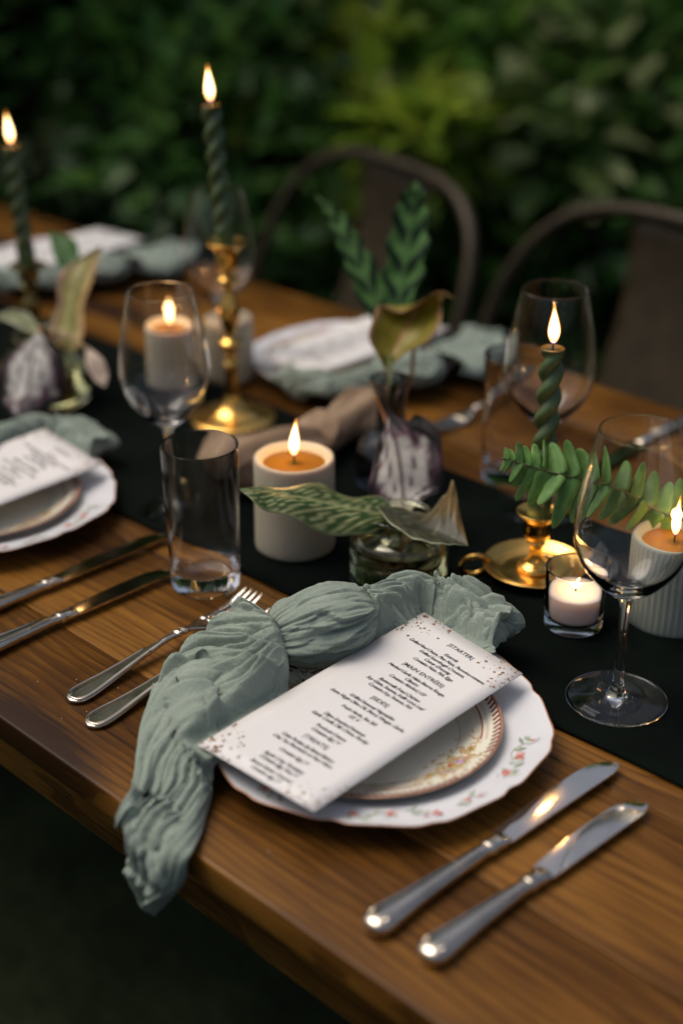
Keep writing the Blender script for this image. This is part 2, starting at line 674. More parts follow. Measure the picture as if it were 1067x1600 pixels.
def make_charger():
    o = thing('dinner_plate', 'x', 'plate')
    top = smooth_prof(CH_TOP, 5)
    n = 192
    prof = [tuple(p) for p in top]
    under = [(CH_R - .0005, .0190), (.126, .0160), (.112, .0128), (.100, .0085), (.090, .0030), (.080, .0010), (.074, 0), (.070, .0016), (0, .0016)]
    v, f = lathe_geo(prof[:-2] + [(CH_R - .0011, plate_z(CH_TOP, CH_R - .0011))], n, rim_fun)
    vv, ff = lathe_geo([(CH_R - .0010, .0197)] + under[1:], n, rim_fun)
    b = mesh('plate_body', list(v) + list(vv), list(f) + [tuple(k + len(v) for k in q) for q in ff], PORCELAIN, o, normals=False)
    z0 = plate_z(CH_TOP, CH_R - .0011)
    mesh('gilt_rim', *lathe_geo([(CH_R - .0011, z0), (CH_R - .0006, z0 + .0002), (CH_R, .0212), (CH_R + .0002, .0204), (CH_R - .0010, .0197)], n, rim_fun), RIM_GILT, o, normals=False)
    return o


def decal(points_fn, prof, lift=.00025):
    pass


class Print:
    """flat print: little petals and strokes lying on a plate's own surface"""

    def __init__(self, prof, rfun=None, lift=.0003):
        self.prof, self.lift = prof, lift
        self.v, self.f, self.c = [], [], []

    def put(self, x, y, k=0):
        r = math.hypot(x, y)
        return (x, y, plate_z(self.prof, r) + self.lift + k * .00004)

    def blob(self, x, y, a, b, rot, col, k=0, n=9, jag=.15):
        i0 = len(self.v)
        self.v.append(self.put(x, y, k))
        self.c.append(col)
        for i in range(n):
            t = 2 * PI * i / n
            q = 1 + rng.uniform(-jag, jag)
            dx, dy = a * q * math.cos(t), b * q * math.sin(t)
            self.v.append(self.put(x + dx * math.cos(rot) - dy * math.sin(rot), y + dx * math.sin(rot) + dy * math.cos(rot), k))
            self.c.append(tuple(cc * rng.uniform(.85, 1.1) for cc in col))
        for i in range(n):
            self.f.append((i0, i0 + 1 + i, i0 + 1 + (i + 1) % n))

    def leaf(self, x, y, a, b, rot, col, k=0):
        i0 = len(self.v)
        pts = [(0, 0), (.3, .8), (.6, .85), (1, 0), (.6, -.85), (.3, -.8)]
        for u, w in pts:
            dx, dy = u * a, w * b
            self.v.append(self.put(x + dx * math.cos(rot) - dy * math.sin(rot), y + dx * math.sin(rot) + dy * math.cos(rot), k))
            self.c.append(col)
        self.f.append(tuple(range(i0, i0 + 6)))

    def stroke(self, pts, w, col, k=0):
        i0 = len(self.v)
        for i, p in enumerate(pts):
            a = pts[max(0, i - 1)]
            b = pts[min(len(pts) - 1, i + 1)]
            dx, dy = b[0] - a[0], b[1] - a[1]
            d = math.hypot(dx, dy) + 1e-9
            ww = w(i / (len(pts) - 1)) if callable(w) else w
            self.v.append(self.put(p[0] - dy / d * ww, p[1] + dx / d * ww, k))
            self.v.append(self.put(p[0] + dy / d * ww, p[1] - dx / d * ww, k))
            self.c += [col, col]
        for i in range(len(pts) - 1):
            self.f.append((i0 + 2 * i, i0 + 2 * i + 1, i0 + 2 * i + 3, i0 + 2 * i + 2))

    def rose(self, x, y, s, cols):
        for k in range(7):
            a = rng.uniform(0, 2 * PI)
            self.blob(x + s * .55 * math.cos(a), y + s * .55 * math.sin(a), s * .62, s * .42, a, cols[k % len(cols)], 2 + k * .3)
        self.blob(x, y, s * .4, s * .3, rng.uniform(0, 3), cols[0], 6)

    def scroll(self, x, y, s, rot, col, w=.00035):
        pts = []
        for i in range(15):
            t = i / 14
            a = rot + 4.2 * t
            r = s * (1 - .8 * t)
            pts.append((x + r * math.cos(a), y + r * math.sin(a)))
        self.stroke(pts, lambda u: w * (1.3 - u), col)

    def build(self, name, parent):
        o = mesh(name, self.v, self.f, PRINT, parent, smooth=False, cols=self.c, normals=False)
        o['kind'] = 'stuff'
        return o


GREYGREEN = [(.33, .38, .30), (.42, .46, .37), (.27, .32, .25), (.50, .53, .47)]
GHOST = [(.50, .52, .56), (.56, .57, .60)]
ROSE = [(.46, .13, .11), (.58, .25, .22), (.64, .42, .40), (.55, .20, .17)]


def spray(p, r, th, s, roses=1, flip=1):
    """a rose spray on the plate rim centred at radius r, angle th"""
    cx, cy = r * math.cos(th), r * math.sin(th)
    tx, ty = -math.sin(th) * flip, math.cos(th) * flip
    ux, uy = math.cos(th), math.sin(th)

    def at(a, b):
        return cx + tx * a + ux * b, cy + ty * a + uy * b
    ang = math.atan2(ty, tx)
    p.stroke([at(s * (-1 + 2 * i / 12), s * .18 * math.sin(i * .6)) for i in range(13)], .00035, GREYGREEN[2])
    for k in range(int(19 * s / .022)):
        a = rng.uniform(-1, 1)
        side = rng.choice((-1, 1))
        x, y = at(a * s, s * .18 * math.sin((a + 1) * 3.6))
        col = rng.choice(GREYGREEN if rng.random() < .75 else GHOST)
        p.leaf(x, y, rng.uniform(.006, .0125), rng.uniform(.0014, .0028), ang + side * rng.uniform(.4, 1.2), col)
    for k in range(3):
        a = rng.choice((-1, 1)) * rng.uniform(.6, 1.15)
        x, y = at(a * s, rng.uniform(-.35, .35) * s)
        p.leaf(x, y, .007, .0016, ang + rng.uniform(-.6, .6), rng.choice(GHOST))
    for k in range(roses):
        x, y = at(s * (.15 + .55 * k) * (1 if k % 2 == 0 else -1), rng.uniform(-.1, .15) * s)
        p.rose(x, y, rng.uniform(.0036, .0048), ROSE)
    p.rose(*at(s * .95, s * .2), .0018, ROSE)


charger = make_charger()
pr = Print(CH_TOP)
spray(pr, .112, R(19), .027, 2)
spray(pr, .116, R(-13), .010, 0)
pr.rose(.116 * math.cos(R(-13)), .116 * math.sin(R(-13)), .0026, ROSE)
spray(pr, .113, R(-44), .030, 3)
spray(pr, .113, R(-80), .026, 2)
spray(pr, .112, R(-120), .024, 2)
spray(pr, .112, R(165), .024, 2)
spray(pr, .112, R(100), .024, 1)
pr.build('floral_print', charger)

SA_R = .1000
SA_TOP = [(0, .0040), (.062, .0040), (.068, .0046), (.074, .0070), (.080, .0095), (.090, .0128), (SA_R, .0165)]


def make_salad():
    o = thing('salad_plate', 'x', 'plate')
    n = 128
    top = [tuple(p) for p in smooth_prof(SA_TOP, 5)]
    under = [(.0985, .0142), (.088, .0102), (.078, .0062), (.066, .0012), (.060, 0), (.056, .0012), (0, .0012)]
    v, f = lathe_geo(top[:-1] + [(SA_R - .0012, plate_z(SA_TOP, SA_R - .0012))], n)
    vv, ff = lathe_geo([(SA_R - .0006, .0151)] + under, n)
    mesh('plate_body', list(v) + list(vv), list(f) + [tuple(k + len(v) for k in q) for q in ff], CREAM_CHINA, o, normals=False)
    mesh('gilt_rim', *lathe_geo([(SA_R - .0012, plate_z(SA_TOP, SA_R - .0012)), (SA_R, .0165), (SA_R + .0002, .0160), (SA_R - .0006, .0151)], n), RIM_GILT, o, normals=False)
    p = Print(SA_TOP)
    RED = (.20, .030, .018)
    RED2 = (.30, .07, .035)
    GOLD = [(.50, .28, .05), (.42, .20, .04), (.58, .38, .12)]
    clusters = [R(4), R(100), R(193), R(284)]
    # twisted rope band between two fine lines
    for rr, w in ((.0982, .0004),):
        p.stroke([(rr * math.cos(2 * PI * i / 160), rr * math.sin(2 * PI * i / 160)) for i in range(161)], w, RED)
    m = 108
    for i in range(m):
        t = 2 * PI * i / m
        if min(abs((t - c + PI) % (2 * PI) - PI) for c in clusters) < R(11):
            for q_ in range(2):
                p.scroll(rng.uniform(.0932, .0972) * math.cos(t), rng.uniform(.0932, .0972) * math.sin(t), .0016, rng.uniform(0, 6), (.40, .20, .07), .0005)
            continue
        p.stroke([((.0928 + .0052 * u) * math.cos(t + .05 * u), (.0928 + .0052 * u) * math.sin(t + .05 * u)) for u in (0, .33, .66, 1)], .0010, RED)
    # inner line and pale bead row, broken where the filigree cuts in
    for i in range(260):
        t = 2 * PI * i / 260
        if min(abs((t - c + PI) % (2 * PI) - PI) for c in clusters) < R(25):
            continue
        t2 = t + 2 * PI / 260
        p.stroke([(.0845 * math.cos(t), .0845 * math.sin(t)), (.0845 * math.cos(t2), .0845 * math.sin(t2))], .0006, RED2)
        p.blob(.0885 * math.cos(t), .0885 * math.sin(t), .0012, .0004, t + (.6 if i % 2 else -.6), (.62, .42, .34))
        if i % 2 == 0:
            p.scroll(.0815 * math.cos(t), .0815 * math.sin(t), .0016, t, (.58, .40, .26), .0003)
    for c in clusters:
        for k in range(105):
            a = c + R(rng.gauss(0, 14))
            r = .0795 + rng.gauss(0, .0065)
            if r > .0905 or r < .060:
                continue
            p.scroll(r * math.cos(a), r * math.sin(a), rng.uniform(.0022, .0046), rng.uniform(0, 6.3), rng.choice(GOLD), .00045)
        for k in range(30):
            a = c + R(rng.gauss(0, 9))
            r = .080 + rng.gauss(0, .004)
            p.leaf(r * math.cos(a), r * math.sin(a), rng.uniform(.003, .0055), rng.uniform(.0009, .0017), rng.uniform(0, 6.3),
                   rng.choice([(.16, .26, .12), (.24, .33, .16), (.36, .42, .25), (.45, .30, .38)]), 1)
        for da, dr, s, cols in ((-1, -.001, .0036, [(.40, .10, .04), (.55, .22, .10), (.60, .34, .16)]), (3, .001, .0034, [(.36, .20, .42), (.48, .30, .52), (.55, .42, .58)]),
                                (8, .003, .0024, [(.50, .24, .20), (.58, .36, .30)]), (-8, .002, .0020, [(.50, .24, .30), (.58, .36, .34)])):
            a = c + R(da)
            p.rose((.079 + dr) * math.cos(a), (.079 + dr) * math.sin(a), s, cols)
    p.build('floral_print', o)
    return o


salad = make_salad()

# ------------------------------------------------------------------ menu card
CARD_LINES = [(.283, '|STARTER|', 0), (.2705, 'Escarole', 1), (.2645, 'Grilled Red Onion, Pine Nuts, Pecorino-romano,', 1), (.2587, 'Grilled Sourdough Croutons,', 1),
              (.2530, 'Caesar Dressing', 1), (.2475, 'Contains Nuts, Fish, Eggs', 1), (.236, '|MAIN ENTRÉES|', 0), (.2275, 'Herbed Garlic Hake Beurre Rouge,', 1),
              (.2220, 'Cilantro', 1), (.2165, 'Contains Alcohol | GF', 1), (.2075, 'Buttermilk Fried Chicken', 1), (.2020, 'Soy Glaze, Sesame, Kaffir Lime Leaf', 1),
              (.1963, 'Contains Soy, Sesame, Fish', 1), (.185, '|SIDES|', 0), (.1758, 'Grilled Seasonal Vegetables', 1), (.1702, 'Extra Virgin Olive Oil, Sherry Vinegar, Garlic,', 1),
              (.1612, 'Fresh Herbs, Sea Salt', 1), (.1553, 'GF, V', 1), (.1453, 'Dijon Smashed Potatoes', 1), (.1400, 'Garlic Confit, Dill, Chives, Parsley', 1),
              (.1308, 'Provincial Onions', 1), (.1250, 'Contains Egg | V', 1), (.115, '|TREATS|', 0), (.1062, 'Cake Parfaits By Baked Bakery', 1),
              (.1005, 'Chai Tea Pinwheels w/ Pear Heart', 1), (.0918, 'Contains Egg | V', 1), (.0820, 'Apple Crisp Tartelette', 1), (.0766, 'Contains Egg, Nut | V', 1),
              (.0690, 'Brown Butter Caramel', 1), (.0636, 'Contains Egg | V', 1)]
CC = np.array([.003, .1785, 0])                                      # card centre relative to the setting's origin
CORN = {(-1, -1): (-.052, .053, .0362), (1, -1): (.062, .058, .0352), (1, 1): (.0555, .2955, .0345), (-1, 1): (-.0575, .3065, .0400)}


def card_point(a, b, lift=0.0):
    """a, b in [-1, 1] across and along the card"""
    p = sum(np.array(c) * (1 + sa * a) / 2 * (1 + sb * b) / 2 for (sa, sb), c in CORN.items())
    p = p - CC
    p[2] += lift + .0012 * (b * b - 1) * -.6
    return p


def to_mesh(name, curve):
    t = bpy.data.objects.new(name, curve)
    sc.collection.objects.link(t)
    bpy.context.view_layer.update()
    me = bpy.data.meshes.new_from_object(t.evaluated_get(bpy.context.evaluated_depsgraph_get()))
    bpy.data.objects.remove(t)
    bpy.data.curves.remove(curve)
    me.name = name
    return bpy.data.objects.new(name, me)


def make_card():
    o = thing('menu_card', 'x', 'menu card')
    nu, nv = 8, 16
    v = [card_point(-1 + 2 * i / nu, -1 + 2 * j / nv) for i in range(nu + 1) for j in range(nv + 1)]
    f = [(i * (nv + 1) + j, (i + 1) * (nv + 1) + j, (i + 1) * (nv + 1) + j + 1, i * (nv + 1) + j + 1) for i in range(nu) for j in range(nv)]
    c = mesh('card', v, f, CARD, o)
    so = c.modifiers.new('thickness', 'SOLIDIFY')
    so.thickness = .0006
    so.offset = -1
    ax, ay = card_point(1, 0) - card_point(-1, 0), card_point(0, 1) - card_point(0, -1)
    ax /= np.linalg.norm(ax)
    az = np.cross(ax, ay)
    az /= np.linalg.norm(az)
    ay = np.cross(az, ax)
    for y, s, kind in CARD_LINES:
        b = (y - .1785) / .1225
        ax, ay = card_point(1, b) - card_point(-1, b), card_point(0, b + .05) - card_point(0, b - .05)
        ax /= np.linalg.norm(ax)
        az = np.cross(ax, ay)
        az /= np.linalg.norm(az)
        ay = np.cross(az, ax)
        cu = bpy.data.curves.new('text_line', 'FONT')
        cu.body = s
        cu.align_x, cu.align_y = 'CENTER', 'CENTER'
        cu.size = .0052 if kind else .0064
        cu.shear = .32 if kind else 0
        cu.space_character = .93 if kind else 1.0
        cu.offset = .00005
        cu.materials.append(INK)
        t = to_mesh('text_line', cu)
        p = card_point(.06, b, .00025)
        wdt = {0: .95, 1: .88}[kind]
        M = Matrix(((ax[0] * wdt, ay[0], az[0], p[0]), (ax[1] * wdt, ay[1], az[1], p[1]), (ax[2] * wdt, ay[2], az[2], p[2]), (0, 0, 0, 1)))
        link(t, o)
        t.matrix_local = M
    v, f = [], []
    for ca, cb, dens in ((-1, 1, 60), (1, 1, 60), (-1, -1, 56), (1, -1, 56)):
        for k in range(dens):
            s = rng.random()
            e = abs(rng.gauss(0, .018)) + .0015
            d = rng.uniform(0, .036) ** 1
            if rng.random() < .5:
                du, dv = d, e * .55
            else:
                du, dv = e * .55, d
            if math.hypot(du, dv) > .040:
                continue
            a = ca * (1 - du / .0572)
            b = cb * (1 - dv / .1225)
            n = rng.choice((4, 5, 6))
            rr = rng.choice((.0004, .0006, .0008, .0012, .0017))
            i0 = len(v)
            for q in range(n):
                t = 2 * PI * q / n
                r2 = rr * rng.uniform(.5, 1.2)
                v.append(card_point(max(-.995, min(.995, a + r2 * math.cos(t) / .0572)), max(-.997, min(.997, b + r2 * math.sin(t) / .1225)), .0001))
            f.append(tuple(range(i0, i0 + n)))
    gp = mesh('gold_fleck_print', v, f, GOLD_FOIL, o, smooth=False)
    gp['kind'] = 'stuff'
    return o


menu = make_card()

# ------------------------------------------------------------------ cutlery
def loft(name, stations, mat, parent, n=18, power=2.4):
    """stations: (y, xoff, zc, halfwidth, halfheight); superellipse sections along y"""
    v, f = [], []
    for y, x, z, w, h in stations:
        for k in range(n):
            t = 2 * PI * k / n
            c, s = math.cos(t), math.sin(t)
            v.append((x + w * math.copysign(abs(c) ** (2 / power), c), y, z + h * math.copysign(abs(s) ** (2 / power), s)))
    m = len(stations)
    for i in range(m - 1):
        for k in range(n):
            k2 = (k + 1) % n
            f.append((i * n + k, i * n + k2, (i + 1) * n + k2, (i + 1) * n + k))
    f.append(tuple(range(n)))
    f.append(tuple(range((m - 1) * n, m * n))[::-1])
    return mesh(name, v, f, mat, parent)


def st(pts, k=4):
    return [tuple(p) for p in smooth_prof(pts, k)]


def make_knife(L, label, cat='knife', group=None):
    o = thing('table_knife', label, cat, group=group)
    H = L * .46
    hz = .0068
    loft('handle', st([(.000, 0, hz, .0020, .0020), (.0020, 0, hz, .0075, .0048), (.007, 0, hz, .0106, .0064), (.013, 0, hz, .0112, .0066), (.022, 0, hz, .0100, .0060),
                       (.045, 0, hz, .0078, .0054), (H - .022, 0, hz, .0056, .0049), (H - .010, 0, hz, .0052, .0047), (H - .006, 0, hz, .0060, .0050)]), STEEL, o, n=22)
    loft('bolster', st([(H - .0062, 0, hz, .0062, .0050), (H - .002, 0, hz, .0070, .0053), (H + .002, 0, hz, .0060, .0046), (H + .006, 0, hz, .0070, .0044), (H + .010, 0, hz, .0066, .0034), (H + .014, .0004, hz, .0070, .0016)], 3), STEEL, o, n=22)
    # raised ridges along the handle
    for s in (-1, 1):
        tube('ridge', [(s * w, y, hz + h) for y, w, h in ((.006, .0062, .0055), (.013, .0066, .0058), (.03, .0054, .0054), (.06, .0040, .0046), (H - .014, .0030, .0043))],
             [.0009, .0011, .0010, .0009, .0006], STEEL, o, n=8)
    # blade: straight spine on +x, bellied cutting edge on -x
    ys = np.linspace(H + .012, L, 26)
    v, f = [], []
    for y in ys:
        t = (y - ys[0]) / (L - ys[0])
        xr = .0075 + .0006 * t - .0045 * max(0, (t - .88) / .12) ** 2.2
        belly = .0098 + .0036 * math.sin(min(1, t / .60) * PI / 2)
        xl = -belly * max(0, 1 - max(0, (t - .70) / .30) ** 2.6) ** .62 + .0004
        if t > .985:
            xl = max(xl, .0)
        zt = hz + .0010
        v += [(xl, y, zt - .0011), (xl * .55 + xr * .45, y, zt - .0003), (xr, y, zt), (xr, y, zt - .0016), (xl * .55 + xr * .45, y, zt - .0015)]
    for i in range(len(ys) - 1):
        for k in range(5):
            k2 = (k + 1) % 5
            f.append((i * 5 + k, i * 5 + k2, (i + 1) * 5 + k2, (i + 1) * 5 + k))
    f.append((0, 1, 2, 3, 4))
    e = (len(ys) - 1) * 5
    f.append((e + 4, e + 3, e + 2, e + 1, e))
    sharp(mesh('blade', v, f, STEEL_BLADE, o), 30)
    return o


def make_fork(L, label, group=None):
    o = thing('dinner_fork', label, 'fork', group=group)
    # spatulate handle with a beaded border
    hs = [(0, 0, .0026, .0015, .0010), (.002, 0, .0027, .0062, .0018), (.006, 0, .0029, .0093, .0022), (.012, 0, .0031, .0108, .0024), (.022, 0, .0035, .0104, .0024),
          (.040, 0, .0046, .0082, .0024), (.065, 0, .0072, .0056, .0024), (.085, 0, .0096, .0042, .0023), (.103, 0, .0118, .0035, .0022), (.120, 0, .0120, .0034, .0020)]
    loft('handle', st(hs), STEEL, o, n=18, power=2.8)
    outline = [(s * .86 * w, y, z + h * .9) for s in (1,) for (y, x, z, w, h) in hs[2:8]]
    left = [(-x, y, z) for x, y, z in outline]
    loop = [tuple(q) for q in smooth_prof(outline[::-1] + [(0.0035, .0028, .0050), (-.0035, .0028, .0050)] + left, 4)]
    tube('border', loop, .0009, STEEL, o, n=8)
    loft('collar', st([(.116, 0, .0120, .0036, .0022), (.119, 0, .0121, .0052, .0032), (.122, 0, .0120, .0040, .0024), (.126, 0, .0118, .0056, .0030), (.131, 0, .0112, .0040, .0020)], 3), STEEL, o)
    loft('neck', st([(.129, 0, .0112, .0036, .0018), (.137, 0, .0098, .0050, .0016), (.145, 0, .0080, .0090, .0013), (.152, 0, .0064, .0114, .0011), (.158, 0, .0054, .0118, .0010)]), STEEL, o)
    for k in range(4):
        x = (-1.5 + k) * .0068
        pts = [(.157, x, .0053, .0027, .0010), (.172, x, .0044, .0026, .0010), (.19, x * .98, .0056, .0025, .0010), (L - .012, x * .96, .0096, .0022, .0009), (L - .003, x * .95, .0128, .0015, .0008), (L, x * .95, .0140, .0005, .0005)]
        loft('tine', st(pts, 3), STEEL_BLADE, o, n=12, power=4)
    return o


knife_a = make_knife(.258, 'x')
knife_b = make_knife(.226, 'x')
fork_a = make_fork(.214, 'x')

# ------------------------------------------------------------------ glasses
def wine_glass(label, loc, group='stemmed wine glasses on the table', s=1.0, letters=False):
    o = thing('wine_glass', label, 'wine glass', loc, group=group)
    fo = [(0, .0), (.036, 0), (.0398, .0006), (.0402, .0012), (.0396, .0018), (.030, .0026), (.018, .0040), (.010, .0066), (.0062, .0105), (.0050, .0150)]
    stem = smooth_prof([(.0050, .0150), (.0043, .020), (.0037, .040), (.0035, .065), (.0040, .082), (.0052, .0895), (.0078, .0950)], 6)
    outer = smooth_prof([(.0078, .0950), (.0150, .0995), (.0255, .1085), (.0370, .1235), (.0436, .1410), (.0447, .1560), (.0430, .1760), (.0388, .2020), (.0340, .2250), (.0322, .2330)], 7)
    inner = smooth_prof([(.0312, .2330), (.0330, .2250), (.0378, .2020), (.0420, .1760), (.0437, .1560), (.0426, .1418), (.0360, .1255), (.0240, .1118), (.0120, .1036), (.0, .1012)], 7)
    rim = [(.0320, .2335), (.0317, .2337), (.0314, .2335)]
    sc_ = lambda pr_: [(r * s, z * s) for r, z in pr_]
    lathe('foot', sc_([tuple(p) for p in smooth_prof(fo, 3)]), GLASS, o, n=72, normals=False)
    lathe('stem', sc_([tuple(p) for p in stem]), GLASS, o, n=72, normals=False)
    lathe('bowl', sc_([tuple(p) for p in outer] + rim + [tuple(p) for p in inner]), GLASS, o, n=72, normals=False)
    for c in o.children:       # every surface faces outwards
        c.data.flip_normals()
    return o


def tumbler(label, loc):
    o = thing('tumbler', label, 'tumbler', loc, group='straight glass tumblers')
    prof = [(0, .0005), (.026, .0005), (.0295, .0), (.0312, .0012), (.0316, .0035), (.0322, .018), (.0335, .075), (.0348, .1398), (.0346, .1408), (.0340, .1412), (.0334, .1408),
            (.0331, .1398), (.0318, .075), (.0306, .024), (.0296, .0195), (.026, .0175), (.015, .0166), (0, .0163)]
    i = 6
    lathe('base', prof[:i], THIN_GLASS, o, n=72, normals=False)
    lathe('wall', prof[i - 1:], THIN_GLASS, o, n=72, normals=False)
    for c in o.children:
        c.data.flip_normals()
    return o


G1 = wine_glass('sharp wine glass in front of the fern, on the black runner beside the floral plate', (.107, .356, RUN_Z))
G2 = wine_glass('empty wine glass behind the front water tumbler, in line with the tall brass candlestick', (-.420, .333, TOP + .0015))
G3 = wine_glass('wine glass seen behind the lit green candle in the short brass holder', (-.152, .598, TOP + .0025))
G4 = wine_glass('faint blurred wine glass directly behind the tall brass candlestick', (-.690, .640, TOP + .001))
for dx, dz, s in ((0, 0, 'SCHOTT'), (0, -.0040, 'ZWIESEL')):
    cu = bpy.data.curves.new('etched_lettering', 'FONT')
    cu.body = s
    cu.align_x = 'CENTER'
    cu.size = .0040
    cu.materials.append(ETCH)
    t = to_mesh('etched_lettering', cu)
    link(t, G1)
    a = R(-96)
    t.location = ((.0315 - dz * .9) * math.cos(a), (.0315 - dz * .9) * math.sin(a), .00285 + dz * .12)
    t.rotation_euler = (R(6), 0, a + PI / 2)
T1 = tumbler('empty clear water tumbler standing beside the fork tines, before the ivory pillar candle', (-.280, .257, TOP + .0005))
T2 = tumbler('blurred water tumbler just left of the wine glass behind the lit green candle', (-.223, .640, TOP + .001))

# ------------------------------------------------------------------ flames and candles
def flame(parent, z, h=.036, lean=(0, 0), w=.0056, x=0.0, y=0.0, power=1.0):
    h = h * rng.uniform(.90, 1.10)
    w = w * rng.uniform(.88, 1.08)
    lean = (lean[0] + rng.uniform(-.0035, .0035), lean[1] + rng.uniform(-.0035, .0035))
    """flame standing on a wick; its own lamp sits inside it"""
    k = h / .040
    for nm, mat, s, zz in (('flame', FLAME_CORE, .86, 0), ('flame_mantle', FLAME_MANTLE, 1.0, -.001)):
        pr_ = smooth_prof([(0, 0), (.45 * w, .0022), (.82 * w, .007), (w, .0125), (.86 * w, .020), (.50 * w, .029), (.20 * w, .036), (0, .0400)], 4)
        v, f = lathe_geo([(max(0, r * s), q * s) for r, q in pr_], 24)
        v = [(a * k ** .5 + lean[0] * (c / .04) ** 2, b * k ** .5 + lean[1] * (c / .04) ** 2, c * k) for a, b, c in v]
        mesh(nm, v, f, mat, parent, loc=(x, y, z + zz))
    ld = bpy.data.lights.new('flame_light', 'POINT')
    ld.energy = CANDLE_WATTS * k * power
    ld.color = (1, .50, .17)
    ld.shadow_soft_size = .006
    lo = bpy.data.objects.new('flame_light', ld)
    lo.location = (x, y, z + h * .5)
    link(lo, parent)


def wick(parent, z, h=.011, lean=.001, x=0.0, y=0.0):
    tube('wick', [(x, y, z - .004), (x, y, z + h * .5), (x + lean, y, z + h)], [.0009, .0008, .0006], WICK, parent, n=7)


def taper(label, loc, h, plain_h, seed=0, lean=(0, 0), tilt=(0, 0), r0=.0112):
    o = thing('taper_candle', label, 'candle', loc, group='green twisted taper candles')
    o.rotation_euler = (tilt[0], tilt[1], seed)
    n, m = 40, 150
    v, f = [], []
    for i in range(m + 1):
        z = h * i / m
        fade = min(1, max(0, (z - plain_h) / .02)) * min(1, max(0, (h - z) / .006))
        for k in range(n):
            t = 2 * PI * k / n
            a = t - 2 * PI * z / .045
            d = .0042
            ca = abs(math.cos(a))
            rr = d * ca + math.sqrt(max(0, .0072 ** 2 - (d * math.sin(a)) ** 2))
            rr = rr * (r0 / .0112)
            r = rr * fade + r0 * (1.0 if z < plain_h + .01 else .93) * (1 - fade)
            if z > h - .003:
                r *= .97
            v.append((r * math.cos(t), r * math.sin(t), z))
    for i in range(m):
        for k in range(n):
            k2 = (k + 1) % n
            f.append((i * n + k, i * n + k2, (i + 1) * n + k2, (i + 1) * n + k))
    f.append(tuple(range(n))[::-1])
    mesh('candle_body', v, f, GREEN_WAX, o)
    lathe('melt_rim', [(r0 * .92, h - .0012), (r0 * .96, h - .0004), (r0 * .94, h + .0008), (r0 * .84, h + .0014), (r0 * .62, h - .0004), (0, h - .0012)], TAPER_MELT, o, n=32)
    wick(o, h, .010)
    flame(o, h + .0055, .040, lean)
    return o


def pillar(label, loc, r, h, mat=None, fluted=False, cat='candle', melt=True, fl=.040, lit=True):
    o = thing('pillar_candle', label, cat, loc, group='pillar candles on the runner')
    m = mat or PILLAR_WAX
    fn = (lambda t, rr, z: 1 + .022 * (abs(math.cos(t * 22)) - .5) * (1 if rr > r * .93 and .004 < z < h - .003 else 0)) if fluted else (lambda t, rr, z: 1 + .006 * math.sin(2 * t + z * 30) + .004 * math.sin(5 * t))
    d = .012 if melt else .003
    prof = [(0, 0), (r * .93, 0), (r * .985, .0015), (r, .005)] + [(r, .005 + (h - .009) * i / 5) for i in range(1, 6)] + \
           [(r * .985, h - .0010), (r * .95, h), (r * .90, h - .0008), (r * .80, h - .0035), (r * .74, h - d), (r * .55, h - d - .001), (0, h - d - .001)]
    lathe('candle_body', prof, m, o, n=176 if fluted else 72, rfun=fn)
    if melt:
        lathe('melt_pool', [(r * .765, h - .0068), (r * .72, h - .0072), (r * .3, h - .0074), (0, h - .0074)], MELT_WAX, o, n=48)
    wick(o, h - .008, .013, .0015)
    if lit:
        flame(o, h + .001 if melt else h, fl)
    return o


# tall brass candlestick with twisted taper
def candlestick_tall(loc, label, mat, h=.2127):
    o = thing('brass_candlestick', label, 'candlestick', loc, group='candlesticks holding green tapers')
    k = h / .2127
    z = lambda a: a * k
    lathe('base', [tuple(p) for p in smooth_prof([(0, 0), (.046, 0), (.0500, .0015), (.0505, .0040), (.0480, .0065), (.0400, .0085), (.0300, .0105), (.0200, .0150), (.0120, .0230), (.0085, .0330)], 5)], mat, o, n=64)
    lathe('stem', [tuple(p) for p in smooth_prof([(.0085, z(.033)), (.0075, z(.055)), (.0080, z(.066)), (.0100, z(.070)), (.0080, z(.074)), (.0065, z(.080)), (.0070, z(.086)), (.0128, z(.092)), (.0128, z(.097)), (.0070, z(.102)), (.0060, z(.108)),
                  (.0090, z(.116)), (.0122, z(.128)), (.0112, z(.138)), (.0075, z(.150)), (.0055, z(.158)), (.0060, z(.163)), (.0118, z(.168)), (.0118, z(.172)), (.0060, z(.177)), (.0070, z(.181))], 5)], mat, o, n=48)
    lathe('candle_cup', [tuple(p) for p in smooth_prof([(.0, z(.1805)), (.0070, z(.181)), (.0125, z(.184)), (.0132, z(.192)), (.0136, z(.204)), (.0170, z(.2085)), (.0228, z(.2115)), (.0236, z(.2130)), (.0225, z(.2142)), (.0165, z(.2125)), (.0122, z(.2110)), (.0118, z(.190)), (0, z(.189))], 4)], mat, o, n=48)
    return o


candlestick_tall((-.553, .535, RUN_Z), 'tall turned brass candlestick standing behind the lit ivory pillar candle', BRASS)
taper('tall green twisted taper in the tall brass candlestick, highest flame', (-.553, .535, RUN_Z + .1895), .170, .03, .4, tilt=(R(-1.4), R(-5.0)))
